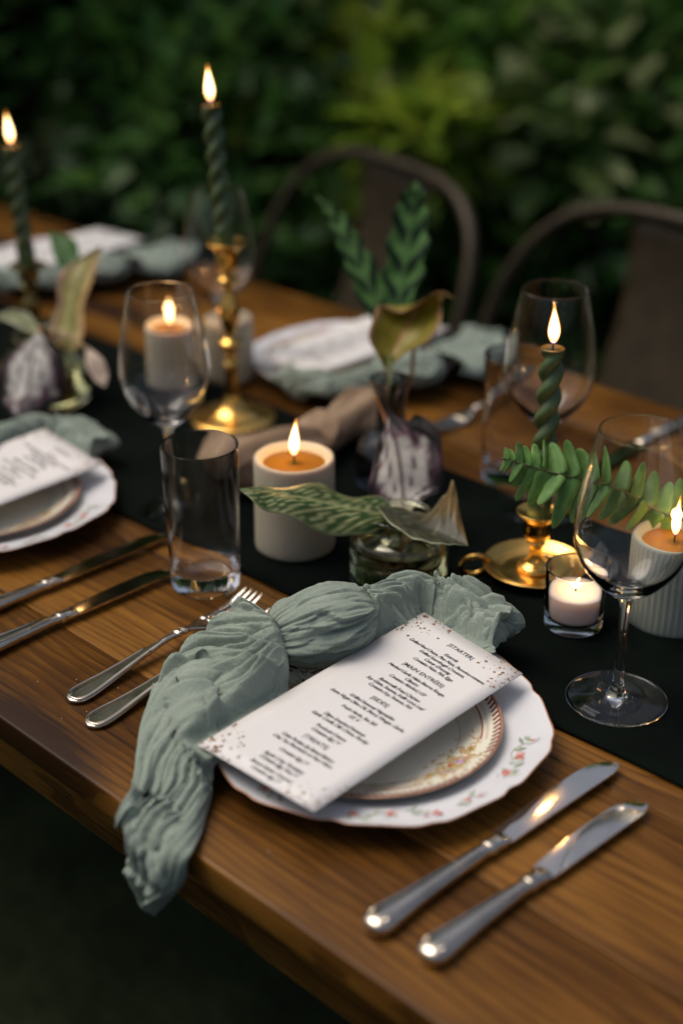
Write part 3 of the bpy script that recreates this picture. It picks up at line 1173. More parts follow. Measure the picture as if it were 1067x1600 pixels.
# short brass chamberstick with a finger ring
SX, SY = -.071, .482
chamber = thing('brass_chamberstick', 'short brass saucer candlestick with a finger ring, behind the tealight glass', 'candlestick', (SX, SY, RUN_Z), group='candlesticks holding green tapers')
lathe('saucer', [tuple(p) for p in smooth_prof([(0, .0008), (.030, 0), (.038, .0010), (.0455, .0055), (.0485, .0085), (.0488, .0098), (.0478, .0104), (.0460, .0092), (.0400, .0048), (.0370, .0034), (.0340, .0040), (.0300, .0030), (.0150, .0032), (0, .0034)], 5)], BRASS, chamber, n=72)
lathe('stem', [tuple(p) for p in smooth_prof([(.0, .0034), (.0150, .0036), (.0165, .0060), (.0140, .0090), (.0095, .0120), (.0068, .0180), (.0060, .0250), (.0066, .0290), (.0085, .0310), (.0070, .0335), (.0072, .0350)], 5)], BRASS, chamber, n=48)
lathe('candle_cup', [tuple(p) for p in smooth_prof([(0, .0345), (.0072, .0350), (.0115, .0375), (.0130, .0430), (.0134, .0520), (.0150, .0575), (.0190, .0605), (.0204, .0625), (.0198, .0638), (.0165, .0622), (.0124, .0600), (.0119, .0560), (.0116, .0440), (0, .0430)], 5)], BRASS, chamber, n=56)
ring = []
for i in range(33):
    a = 2 * PI * i / 32 * .93 + .2
    ring.append((-.0455 - .0125 + .0125 * math.cos(a), -.004 * math.sin(a), .0115 + .0115 * math.sin(a)))
hd = tube('finger_ring', ring, [.0028] * 33, BRASS, chamber, n=10)
hd.rotation_euler = (0, 0, R(52))
taper('green twisted taper burning in the short brass saucer candlestick', (SX, SY, RUN_Z + .0435), .176, .042, 1.0, tilt=(R(-.6), R(1.2)), lean=(-.002, -.002))
# the candle at the left border
LX, LY = -.868, .480
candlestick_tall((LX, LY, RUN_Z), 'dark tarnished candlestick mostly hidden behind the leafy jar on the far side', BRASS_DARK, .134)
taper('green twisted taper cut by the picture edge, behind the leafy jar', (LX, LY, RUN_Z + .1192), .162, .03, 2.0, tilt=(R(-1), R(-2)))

PIL = pillar('thick ivory pillar candle with a melted pool, lit, beside the leaf jar', (-.271, .364, RUN_Z), .0385, .0945, fl=.042)
pillar('blurred ivory pillar candle seen through the empty wine glass', (-.672, .545, RUN_Z), .0335, .0880)
pillar('small blurred pillar candle half hidden behind the tall brass candlestick stem', (-.662, .628, RUN_Z), .030, .080, lit=False, melt=False)
pillar('fluted grey ivory pillar candle behind the sharp wine glass', (.066, .496, RUN_Z), .0385, .0800, FLUTED_WAX, True, fl=.040)

# tealight glass
VX, VY = .012, .428
vg = thing('tealight_glass', 'small clear tealight glass in front of the brass saucer candlestick', 'candle holder', (VX, VY, RUN_Z))
vp = [(0, .0008), (.0215, .0008), (.0240, 0), (.0252, .0016), (.0255, .006), (.0272, .0560), (.0271, .0570), (.0262, .0574), (.0254, .0568), (.0252, .0555), (.0238, .0130), (.0225, .0098), (.015, .0088), (0, .0086)]
vo = lathe('glass_wall', vp, THIN_GLASS, vg, n=64, normals=False)
vo.data.flip_normals()
vc = thing('tealight_candle', 'white wax tealight burning inside the small clear glass', 'candle', (VX, VY, RUN_Z + .0102))
lathe('candle_body', [(0, .0), (.0215, 0), (.0232, .0035), (.0241, .0230), (.0238, .0240), (.0200, .0238), (.006, .0225), (0, .0222)], WHITE_WAX, vc, n=56)
wick(vc, .0225, .006)
flame(vc, .0250, .013, w=.0042, power=.45)

# ------------------------------------------------------------------ leaves
def spline(pts, n):
    pts = np.array(pts, dtype=float)
    m = max(2, int(math.ceil(n / (len(pts) - 1))))
    return smooth_prof(pts, m)


def leaf_blade(name, stations, colfn, mat, parent, base, n=40, across=9, fold=0.0, wave=0.0, waven=6, thick=.0005, lobes=0, cup=.10):
    """stations: (spine point, left edge point, right edge point)"""
    S = spline([s[0] for s in stations], n)
    Lf = spline([s[1] for s in stations], n)
    Rt = spline([s[2] for s in stations], n)
    v, c, f = [], [], []
    m = len(S)
    base = np.array(base)
    for i in range(m):
        s = i / (m - 1)
        for j in range(2 * across + 1):
            t = (j - across) / across
            e = Lf[i] if t < 0 else Rt[i]
            if lobes:
                e = S[i] + (e - S[i]) * (.93 + .12 * math.cos(2 * PI * (s * lobes - .06)))
            a = abs(t)
            p = S[i] * (1 - a) + e * a
            nrm = np.cross(Rt[i] - Lf[i], S[min(i + 1, m - 1)] - S[max(i - 1, 0)])
            nn = np.linalg.norm(nrm)
            if nn > 1e-12:
                nrm = nrm / nn
                w = np.linalg.norm(e - S[i])
                p = p + nrm * (fold * w * a * a + wave * w * a * math.sin(waven * 2 * PI * s + (1 if t < 0 else 0)) - cup * w * math.sin(a * PI))
            v.append(p - base)
            c.append(colfn(s, t))
    k = 2 * across + 1
    for i in range(m - 1):
        for j in range(k - 1):
            f.append((i * k + j, (i + 1) * k + j, (i + 1) * k + j + 1, i * k + j + 1))
    o = mesh(name, v, f, mat, parent, cols=c)
    so = o.modifiers.new('thickness', 'SOLIDIFY')
    so.thickness = thick
    so.offset = 0
    return o


def sm(a, b, x):
    t = max(0, min(1, (x - a) / (b - a)))
    return t * t * (3 - 2 * t)


def mixc(a, b, t):
    return tuple(x * (1 - t) + y * t for x, y in zip(a, b))


def col_birkin(s, t):
    a = abs(t)
    vein = (s * 17 - a * 3.2 + .6 * noise.noise((s * 9, t * 3, 2))) % 1
    stripe = sm(.50, .60, vein) * (1 - sm(.84, .96, vein)) * (.8 + .5 * noise.noise((s * 22, t * 9, 5)))
    c = mixc((.030, .070, .016), (.38, .40, .19), max(0, stripe))
    c = mixc(c, (.40, .44, .22), sm(.95, 1, a) * .8)
    return mixc(c, (.30, .34, .15), 1 - sm(.02, .07, a))


def col_under(s, t):
    a = abs(t)
    vein = (s * 9 - a * 2.6 + .3 * noise.noise((s * 5, t * 2, 8))) % 1
    line = 1 - sm(.0, .10, abs(vein - .5))
    c = mixc((.050, .052, .030), (.20, .20, .11), line * .55)
    c = mixc(c, (.42, .46, .28), sm(.965, .995, a))
    if t > 0:
        c = mixc(c, (.26, .15, .04), .55 * sm(.2, .7, s) * sm(.15, .6, a))
    return c


def col_begonia(s, t):
    a = abs(t)
    rag = .38 + .5 * noise.noise((s * 9, t * 6, 1)) + .35 * noise.noise((s * 22, t * 14, 2))
    edge = max(sm(.43, .62, a - .30 + .45 * rag), sm(.58, .82, s + .30 * (t * .6) - .12 + .30 * rag))
    c = mixc((.46, .45, .42), (.010, .008, .010), edge)
    phi = math.atan2(t * .8, s + .03)
    near = min(abs(phi - k + .05 * noise.noise((s * 6, t * 4, 9))) for k in (-1.05, -.55, 0.0, .5, .98))
    c = mixc(c, (.05, .022, .035), (1 - sm(.02, .085, near)) * .9)
    c = mixc(c, (.16, .05, .09), sm(.2, .5, edge) * (1 - sm(.6, .95, edge)) * .6)
    return c


def col_rattle(s, t):
    a = abs(t)
    side = 0.0 if t < 0 else .0
    u = (s * 6.5 - a * .60 + side) % 1
    blot = sm(.06, .16, u) * (1 - sm(.60, .70, u)) * sm(.06, .16, a) * (1 - sm(.90, .98, s))
    c = mixc((.075, .165, .048), (.008, .024, .012), blot)
    return mixc(c, (.05, .12, .05), (1 - sm(.02, .08, a)) * .6)


def col_amber(s, t):
    a = abs(t)
    n = noise.noise((s * 6, t * 4, 4)) * .5 + .5
    c = mixc((.17, .15, .014), (.30, .26, .028), n)
    vein = abs(((s * 5 - a * 1.2) % 1) - .5)
    c = mixc(c, (.32, .20, .05), (1 - sm(.03, .14, vein)) * .5)
    c = mixc(c, (.42, .22, .10), 1 - sm(.03, .09, a))
    return mixc(c, (.42, .20, .12), sm(.86, .97, a))


def col_yellowpink(s, t):
    a = abs(t)
    n = noise.noise((s * 5, t * 3, 14)) * .5 + .5
    c = mixc((.30, .27, .06), (.40, .38, .16), n)
    c = mixc(c, (.44, .22, .06), sm(.25, .9, t) * .7)
    return mixc(c, (.48, .30, .20), sm(.5, .95, -t))


def col_fern(s, t):
    return mixc((.060, .155, .034), (.13, .26, .062), .5 + .5 * noise.noise((s * 5, t * 3, 6)) + .2 * s)


def S(*rows, d=1.3):
    """rows: (spine px, left px, right px) with optional depth per row"""
    out = []
    for r in rows:
        dd = r[3] if len(r) > 3 else d
        if not isinstance(dd, tuple):
            dd = (dd, dd, dd)
        out.append((spot(*r[0], dd[0]), spot(*r[1], dd[1]), spot(*r[2], dd[2])))
    return out


def stem_tube(parent, base, pts, rad, mat):
    return tube('stem', [tuple(np.array(p) - np.array(base)) for p in spline(pts, 14)], rad, mat, parent, n=8)


JX, JY = -.154, .384
JAR_BASE = np.array([JX, JY, RUN_Z])


def glass_jar(label, loc, r=.0415, h=.064, mat=JAR_GLASS, water=True, neck=.0285, group='glass jars of leaves'):
    o = thing('glass_jar', label, 'jar', loc, group=group)
    w = .0016
    outer = smooth_prof([(0, .0018), (r * .80, .0012), (r * .95, .0005), (r * .995, .004), (r, .010), (r, h * .55), (r * .99, h * .64), (r * .92, h * .72), (neck + .004, h * .77), (neck, h * .81), (neck - .0003, h * .93), (neck + .0016, h * .955), (neck + .0018, h * .985)], 5)
    inner = smooth_prof([(neck + .0012, h), (neck - .0006, h * .985), (neck - w, h * .93), (neck - w, h * .81), (neck + .002, h * .765), (r * .90, h * .705), (r - w, h * .63), (r - w, h * .55), (r - w, .012), (r * .93, .0058), (r * .7, .0048), (0, .0046)], 5)
    q = lathe('jar_wall', [tuple(p) for p in outer] + [tuple(p) for p in inner], mat, o, n=72, normals=False)
    q.data.flip_normals()
    if water:
        wl = h * .58
        q = lathe('water', [(0, .0050), (r * .7, .0052), (r * .93, .0062), (r - w + .0002, .0122), (r - w + .0002, wl + .0007), (r - w - .0012, wl), (r * .5, wl - .0001), (0, wl - .0001)], WATER, o, n=72, normals=False)
        q.data.flip_normals()
    return o


glass_jar('squat clear glass jar of water holding striped leaves, behind the knotted napkin', tuple(JAR_BASE), r=.0452, h=.068)

# striped leaf reaching left across the pillar candle
NK = spot(622, 838, 1.325)
IN = JAR_BASE + np.array([0, 0, .012])
o = thing('striped_leaf', 'long cream-striped green leaf pointing left across the ivory pillar candle', 'leaf', tuple(JAR_BASE))
leaf_blade('blade', S(((632, 826), (632, 824), (632, 829), 1.305), ((600, 806), (603, 780), (594, 834), (1.295, 1.320, 1.275)), ((550, 795), (556, 769), (540, 833), (1.28, 1.315, 1.255)),
                      ((490, 782), (500, 755), (478, 815), (1.265, 1.295, 1.24)), ((440, 772), (448, 757), (430, 798), (1.255, 1.275, 1.235)), ((404, 766), (408, 760), (398, 782), (1.25, 1.26, 1.235)), ((375, 764), (376, 763), (375, 766), 1.245)),
           col_birkin, LEAF, o, JAR_BASE, fold=.10, wave=.10, waven=3)
stem_tube(o, JAR_BASE, [spot(632, 826, 1.305), NK, IN + np.array([.01, .01, 0])], .0016, STEM)
o = thing('folded_leaf', 'dark folded leaf with a pale edge and pointed tip, over the jar mouth', 'leaf', tuple(JAR_BASE))
leaf_blade('blade', S(((592, 792), (589, 791), (594, 791), 1.285), ((615, 806), (606, 816), (632, 796), (1.28, 1.262, 1.30)), ((645, 823), (640, 841), (664, 806), (1.27, 1.248, 1.31)), ((676, 836), (672, 850), (694, 778), (1.262, 1.24, 1.31)),
                      ((700, 845), (700, 852), (709, 758), (1.255, 1.238, 1.305)), ((717, 849), (717, 852), (719, 806), (1.25, 1.24, 1.275)), ((731, 853), (731, 853), (731, 852), 1.245)),
           col_under, LEAF, o, JAR_BASE, fold=-.05, wave=.03)
stem_tube(o, JAR_BASE, [spot(593, 792, 1.287), spot(606, 812, 1.31), IN + np.array([-.012, 0, 0])], .0016, STEM)
# painted-leaf begonia
o = thing('begonia_leaf', 'silver begonia leaf with dark purple edges standing up from the jar', 'leaf', tuple(JAR_BASE))
leaf_blade('blade', S(((632, 806), (628, 807), (637, 806), 1.335), ((630, 780), (592, 790), (668, 778), 1.345), ((628, 755), (574, 768), (692, 764), 1.35), ((624, 722), (580, 740), (692, 728), 1.355),
                      ((619, 698), (586, 704), (684, 692), 1.36), ((614, 674), (595, 680), (658, 668), 1.365), ((609, 652), (604, 654), (620, 650), 1.37), ((606, 634), (606, 634), (607, 634), 1.372)),
           col_begonia, LEAF_MATT, o, JAR_BASE, fold=.0, wave=.07, waven=3, cup=.03)
stem_tube(o, JAR_BASE, [spot(632, 806, 1.335), NK + np.array([0, .01, 0]), IN], .0018, STEM_RED)

o = thing('dark_leaf', 'nearly black green leaf just behind the silver begonia leaf', 'leaf', tuple(JAR_BASE))
leaf_blade('blade', S(((640, 800), (636, 800), (645, 800), 1.36), ((646, 760), (620, 766), (680, 756), 1.375), ((652, 716), (622, 722), (690, 708), 1.385), ((654, 680), (628, 684), (684, 672), 1.39), ((650, 656), (640, 658), (664, 654), 1.395), ((648, 648), (648, 648), (649, 648), 1.395)),
           lambda s, t: mixc((.010, .018, .014), (.035, .020, .030), abs(t) * s), LEAF_MATT, o, JAR_BASE, fold=.14, wave=.08, waven=2)
stem_tube(o, JAR_BASE, [spot(640, 800, 1.36), NK + np.array([.004, .012, 0]), IN], .0016, STEM_RED)

# second bottle behind, dark glass with a clear neck, holding the tall leaves
BX, BY = -.305, .535
BOT = np.array([BX, BY, RUN_Z])
bt = thing('glass_bottle', 'small dark glass bottle with tall leaves behind the silver begonia leaf', 'bottle', tuple(BOT))
bo = smooth_prof([(0, .001), (.030, .0005), (.0345, .004), (.0355, .012), (.035, .034), (.030, .048), (.020, .060), (.0168, .072), (.0172, .100), (.0205, .112), (.0215, .118)], 5)
bi = smooth_prof([(.0200, .1185), (.0188, .112), (.0156, .100), (.0152, .072), (.0184, .0605), (.0284, .0475), (.0334, .034), (.0338, .012), (.028, .005), (0, .0046)], 5)
q = lathe('bottle_wall', [tuple(p) for p in bo] + [tuple(p) for p in bi], DARK_GLASS, bt, n=56, normals=False)
q.data.flip_normals()
q = lathe('water', [(0, .005), (.028, .0054), (.0340, .0122), (.0336, .0335), (.0285, .0470), (.020, .0580), (0, .0580)], WATER, bt, n=56, normals=False)
q.data.flip_normals()
BIN = BOT + np.array([0, 0, .02])
BNK = BOT + np.array([0, 0, .118])
o = thing('rattlesnake_leaf', 'tall spotted green leaf standing upright above the amber leaf', 'leaf', tuple(BOT), group='spotted rattlesnake plant leaves')
leaf_blade('blade', S(((606, 520), (600, 520), (612, 520), 1.58), ((620, 482), (598, 476), (644, 474), 1.59), ((629, 436), (598, 424), (664, 424), 1.60), ((637, 386), (604, 372), (671, 374), 1.61), ((645, 335), (618, 322), (670, 328), 1.62), ((648, 306), (630, 298), (664, 302), 1.62), ((650, 283), (649, 283), (651, 283), 1.625)),
           col_rattle, LEAF_DULL, o, BOT, fold=.10, wave=.10, waven=5, n=90, lobes=6.5)
stem_tube(o, BOT, [spot(606, 520, 1.58), BNK, BIN], .0022, STEM)
o = thing('rattlesnake_leaf', 'spotted green leaf leaning left toward the first bistro chair back', 'leaf', tuple(BOT), group='spotted rattlesnake plant leaves')
leaf_blade('blade', S(((598, 520), (592, 520), (603, 518), 1.60), ((586, 470), (556, 462), (606, 445), 1.61), ((566, 425), (540, 421), (581, 400), 1.62), ((546, 386), (527, 385), (560, 364), 1.63), ((528, 350), (514, 350), (538, 332), 1.64), ((510, 324), (503, 325), (516, 316), 1.645), ((492, 306), (492, 306), (493, 305), 1.65)),
           col_rattle, LEAF_DULL, o, BOT, fold=.12, wave=.10, waven=4, n=90, lobes=6.5)
stem_tube(o, BOT, [spot(598, 520, 1.60), BNK + np.array([-.004, .004, 0]), BIN], .0022, STEM)
o = thing('amber_leaf', 'yellow-amber leaf with a brown edge and curled tip, above the dark bottle', 'leaf', tuple(BOT))
leaf_blade('blade', S(((604, 576), (602, 576), (606, 576), 1.50), ((612, 556), (588, 552), (634, 552), (1.50, 1.49, 1.49)), ((624, 532), (576, 528), (672, 530), (1.51, 1.49, 1.49)), ((636, 508), (583, 500), (688, 508), (1.52, 1.50, 1.50)), ((648, 486), (594, 477), (690, 480), (1.53, 1.51, 1.50)), ((660, 474), (628, 484), (690, 462), (1.52, 1.51, 1.49)), ((690, 460), (684, 456), (700, 462), 1.49), ((708, 466), (707, 466), (709, 466), 1.475)),
           col_amber, LEAF, o, BOT, fold=.06, wave=.05, waven=3)
stem_tube(o, BOT, [spot(604, 577, 1.50), spot(608, 620, 1.51), BNK + np.array([.004, -.008, -.01]), BIN], .0026, STEM_PALE)
o = thing('russet_twig', 'thin russet twig leaning out of the dark bottle neck', 'twig', tuple(BOT))
stem_tube(o, BOT, [spot(585, 618, 1.44), spot(600, 650, 1.44), spot(610, 690, 1.42), spot(616, 716, 1.41)], [.0013] * 40, STEM_RED)
o = thing('pale_stalk', 'pale bent leaf stalk inside the clear bottle neck', 'stalk', tuple(BOT))
stem_tube(o, BOT, [spot(646, 545, 1.52), spot(640, 600, 1.53), BNK + np.array([.006, .002, -.02]), BIN], [.0024] * 40, STEM_PALE)

# driftwood behind the pillar candle
AX0, AX1 = np.array([-.415, .385, RUN_Z + .020]), np.array([-.415, .655, RUN_Z + .024])
v, f = [], []
n, m = 40, 60
for i in range(m + 1):
    t = i / m
    c = AX0 * (1 - t) + AX1 * t
    c = c + np.array([.012 * math.sin(t * 5), 0, .004 * math.sin(t * 7)])
    for k in range(n):
        a = 2 * PI * k / n
        r = (.030 + .006 * math.sin(t * 6 + 1)) * (1 + .22 * noise.noise((math.cos(a) * 1.4, math.sin(a) * 1.4, t * 5)) + .06 * noise.noise((math.cos(a) * 5, math.sin(a) * 5, t * 12)))
        r *= min(1, .55 + 5 * t, .55 + 5 * (1 - t))
        zz = c[2] + r * .72 * math.sin(a)
        v.append((c[0] + r * 1.25 * math.cos(a), c[1], max(RUN_Z + .0005, zz)))
for i in range(m):
    for k in range(n):
        k2 = (k + 1) % n
        f.append((i * n + k, i * n + k2, (i + 1) * n + k2, (i + 1) * n + k))
f.append(tuple(range(n)))
f.append(tuple(range(m * n, (m + 1) * n))[::-1])
dw = thing('driftwood', 'weathered driftwood log with a sawn knot, behind the ivory pillar candle', 'driftwood', (0, 0, 0))
mesh('log', v, f, DRIFT, dw)
kp = on_table(497, 668, .045)
kd = np.array([.55, -.45, .70])
kd /= np.linalg.norm(kd)
kv, kf = [], []
pr_ = [(.0260, -.022), (.0245, -.004), (.0232, 0), (.0205, .0020), (.0170, .0004), (.0150, .0022), (.0095, .0004), (.0075, .0020), (0, .0006)]
v, f = lathe_geo(pr_, 40, lambda t, r, z: 1 + .07 * math.sin(2 * t) + .04 * math.sin(5 * t + 1))
kn = mesh('sawn_knot', v, f, DRIFT_CUT, dw)
kn.location = kp - kd * .006
kn.rotation_euler = Vector(kd).to_track_quat('Z', 'Y').to_euler()

# fern frond reaching in from the right, and the vase that holds it
FV = np.array([.215, .585, RUN_Z])
fv = thing('bud_vase', 'small clear bud vase holding the fern frond, right of the fluted candle', 'vase', tuple(FV))
q = lathe('vase_wall', [tuple(p) for p in smooth_prof([(0, .001), (.024, .0005), (.028, .006), (.026, .03), (.016, .07), (.011, .10), (.014, .13), (.0155, .134)], 5)] + [tuple(p) for p in smooth_prof([(.0142, .1345), (.0126, .13), (.0096, .10), (.0146, .07), (.0246, .03), (.026, .008), (0, .005)], 5)], GLASS, fv, n=48, normals=False)
q.data.flip_normals()
fern = thing('fern_frond', 'green fern frond arching left behind the sharp wine glass', 'fern frond', tuple(FV))
path = [FV + np.array([0, 0, .03]), FV + np.array([-.004, 0, .135]), spot(1110, 838, 1.265), spot(1060, 812, 1.25), spot(1010, 786, 1.238), spot(955, 760, 1.228), spot(900, 748, 1.220), spot(850, 735, 1.214), spot(812, 724, 1.21), spot(784, 716, 1.208)]
rach = spline(path, 120)
tube('stem', [tuple(p - FV) for p in rach], [.0011] * len(rach), STEM, fern, n=7)
# leaflets: pairs placed at photo spacing along the rachis
seg = np.linalg.norm(np.diff(rach, axis=0), axis=1)
cum = np.concatenate([[0], np.cumsum(seg)])
tot = cum[-1]
pos = tot - .004
i = 0
while tot - pos < .31:
    p = np.array([np.interp(pos, cum, rach[:, k]) for k in range(3)])
    q2 = np.array([np.interp(min(tot, pos + .004), cum, rach[:, k]) for k in range(3)])
    q1 = np.array([np.interp(max(0, pos - .004), cum, rach[:, k]) for k in range(3)])
    tg = (q2 - q1) / np.linalg.norm(q2 - q1)
    dist = tot - pos
    ln0 = min(.037, .010 + dist * .46)
    view = (p - CAM) / np.linalg.norm(p - CAM)
    ax = np.cross(tg, view)
    ax /= np.linalg.norm(ax)
    for s in (-1, 1):
        ln = ln0 * rng.uniform(.82, 1.12)
        dirn = ax * s + tg * rng.uniform(.05, .38) + view * rng.uniform(-.5, .6) + np.array([0, 0, -.10])
        dirn /= np.linalg.norm(dirn)
        wid = np.cross(dirn, view + .75 * np.array([rng.uniform(-1, 1), rng.uniform(-1, 1), rng.uniform(-1, 1)]))
        wid /= np.linalg.norm(wid)
        hw = ln * rng.uniform(.21, .26)
        curl = view * rng.uniform(-.25, .25) + np.array([0, 0, rng.uniform(-.45, .05)])
        stn = []
        for u, ww in ((0, .70), (.06, 1.05), (.25, 1.0), (.55, .84), (.8, .62), (.94, .36), (1, .02)):
            cpt = p + dirn * ln * u + curl * ln * u * u * .8 + tg * ln * .14 * u * u
            stn.append((cpt, cpt - wid * hw * ww, cpt + wid * hw * ww))
        tint = rng.uniform(.8, 1.15) * (1 + .35 * max(0, 1 - dist / .08))
        leaf_blade('leaflet', stn, lambda a, b, tint=tint: tuple(x * tint for x in col_fern(a, b)), LEAF_MATT, fern, FV, n=14, across=3, fold=.12, wave=.05, waven=2, thick=.0003)
    pos -= .0048 + .0105 * min(1, dist / .07)
    i += 1

# ------------------------------------------------------------------ jar of leaves on the left
LJ = np.array([-.765, .425, RUN_Z])
glass_jar('blurred glass jar of purple and white leaves near the picture edge', tuple(LJ), r=.050, h=.085, neck=.036, water=True)
lrows = [('begonia_leaf', 'large blurred purple and white leaf hanging over the left jar', col_begonia, LEAF_MATT, STEM_RED,
          S(((62, 520), (58, 521), (66, 521), 1.66), ((52, 560), (12, 556), (92, 548), (1.64, 1.65, 1.65)), ((46, 600), (0, 604), (104, 596), (1.62, 1.64, 1.64)), ((40, 632), (6, 634), (84, 630), (1.61, 1.62, 1.62)), ((34, 664), (33, 664), (36, 664), 1.60))),
         ('yellow_leaf', 'blurred yellow-pink leaf rising from the left jar', col_yellowpink, LEAF, STEM_PALE,
          S(((112, 552), (108, 552), (116, 552), 1.68), ((108, 520), (78, 524), (132, 522), 1.69), ((112, 480), (92, 478), (132, 476), 1.70), ((122, 440), (92, 436), (146, 440), 1.71), ((142, 400), (118, 408), (157, 396), 1.72), ((158, 384), (157, 384), (159, 384), 1.72))),
         ('broad_leaf', 'blurred bright green leaf beside the yellow leaf of the left jar', lambda s, t: mixc((.05, .16, .04), (.09, .22, .06), abs(t)), LEAF, STEM,
          S(((118, 440), (114, 441), (121, 440), 1.74), ((108, 412), (96, 420), (124, 400), 1.75), ((96, 384), (82, 392), (118, 376), 1.76), ((78, 362), (78, 363), (80, 361), 1.77))),
         ('pale_leaf', 'blurred pale green leaf low over the rim of the left jar', lambda s, t: mixc((.30, .33, .16), (.42, .44, .28), abs(t)), LEAF, STEM,
          S(((64, 520), (60, 522), (66, 518), 1.69), ((40, 502), (40, 516), (46, 490), 1.70), ((14, 492), (12, 502), (18, 484), 1.71), ((-10, 496), (-10, 497), (-9, 495), 1.72))),
         ('cream_petal', 'blurred cream pink leaf at the right side of the left jar', lambda s, t: mixc((.50, .38, .30), (.56, .46, .38), abs(t)), LEAF, STEM_PALE,
          S(((138, 545), (134, 546), (141, 544), 1.66), ((148, 566), (136, 572), (162, 562), 1.65), ((158, 590), (148, 594), (169, 584), 1.645), ((164, 604), (163, 604), (166, 603), 1.64)))]
for nm, lab, cf, mt, stm, rows in lrows:
    o = thing(nm, lab, 'leaf', tuple(LJ))
    leaf_blade('blade', rows, cf, mt, o, LJ, fold=.1, wave=.10, waven=2, n=30)
    stem_tube(o, LJ, [rows[0][0], LJ + np.array([0, 0, .088]) + (rows[0][0] - LJ) * np.array([.25, .25, 0]), LJ + np.array([0, 0, .015])], .002, stm)

# ------------------------------------------------------------------ place settings
def ease(x, a, b):
    t = np.clip((x - a) / (b - a), 0, 1)
    return t * t * (3 - 2 * t)


def noise_grid(A, B, seed):
    return np.array([noise.noise((a, b, seed)) for a, b in zip(A.ravel(), B.ravel())]).reshape(A.shape)


def catmull(pts, q):
    """points of a Catmull-Rom curve at parameters q in [0, 1]"""
    p = np.array([pts[0]] + list(pts) + [pts[-1]], dtype=float)
    m = len(pts) - 1
    x = np.clip(np.asarray(q) * m, 0, m - 1e-9)
    i = x.astype(int)
    t = (x - i)[:, None]
    a, b, c, d = p[i], p[i + 1], p[i + 2], p[i + 3]
    return .5 * (2 * b + (c - a) * t + (2 * a - 5 * b + 4 * c - d) * t ** 2 + (3 * b - a - 3 * c + d) * t ** 3)


def grid_normals(P):
    du = np.gradient(P, axis=0)
    dv = np.gradient(P, axis=1)
    n = np.cross(du, dv)
    n /= np.linalg.norm(n, axis=2, keepdims=True) + 1e-12
    return n


def shelf(d, length, soft):
    """a laid-over fold: builds up slowly, then drops off sharply"""
    return ease(d, -soft, soft) * np.exp(-np.clip(d, 0, None) / length)


def drape(P, lift=.0028):
    """keep cloth outside the table, the plates and below the card"""
    x, y, z = P[..., 0], P[..., 1], P[..., 2]
    r = np.hypot(x - .002, y - .186)
    plate = np.interp(r, [0, .066, .080, .099, .104, .118, .1345, .1385, .142], [.0115, .0115, .0165, .0242, .0185, .0175, .0225, .0200, -.1])
    z = np.maximum(z, TOP + np.where(y > .002, np.maximum(plate, 0) * (plate > 0), -9) + np.where(y > .002, lift, 0))
    low = z < TOP + lift
    y2 = np.where(low & (y > -.004), -.004, y)
    # rounded table edge
    rr = .006 + lift
    cy_, cz_ = .004, TOP - .006
    dy, dz = y2 - cy_, z - cz_
    dd = np.hypot(dy, dz)
    corner = (y2 < cy_) & (z > cz_) & (dd < rr + .002)
    k = np.where(corner, (rr + .002) / np.maximum(dd, 1e-6), 1)
    P = P.copy()
    P[..., 1] = np.where(corner, cy_ + dy * k, y2)
    P[..., 2] = np.where(corner, cz_ + dz * k, z)
    return P


def cloth_point(px, py, h, hang=.010):
    p = on_table(px, py, h)
    if p[1] < 0:
        d = FWD + RIGHT * (px - 533.5) / FOCAL + UP * (800 - py) / FOCAL
        k = (-hang - CAM[1]) / d[1]
        q = CAM + d * k
        w = min(1, -p[1] / .012)
        p = p * (1 - w) + q * w
    return p


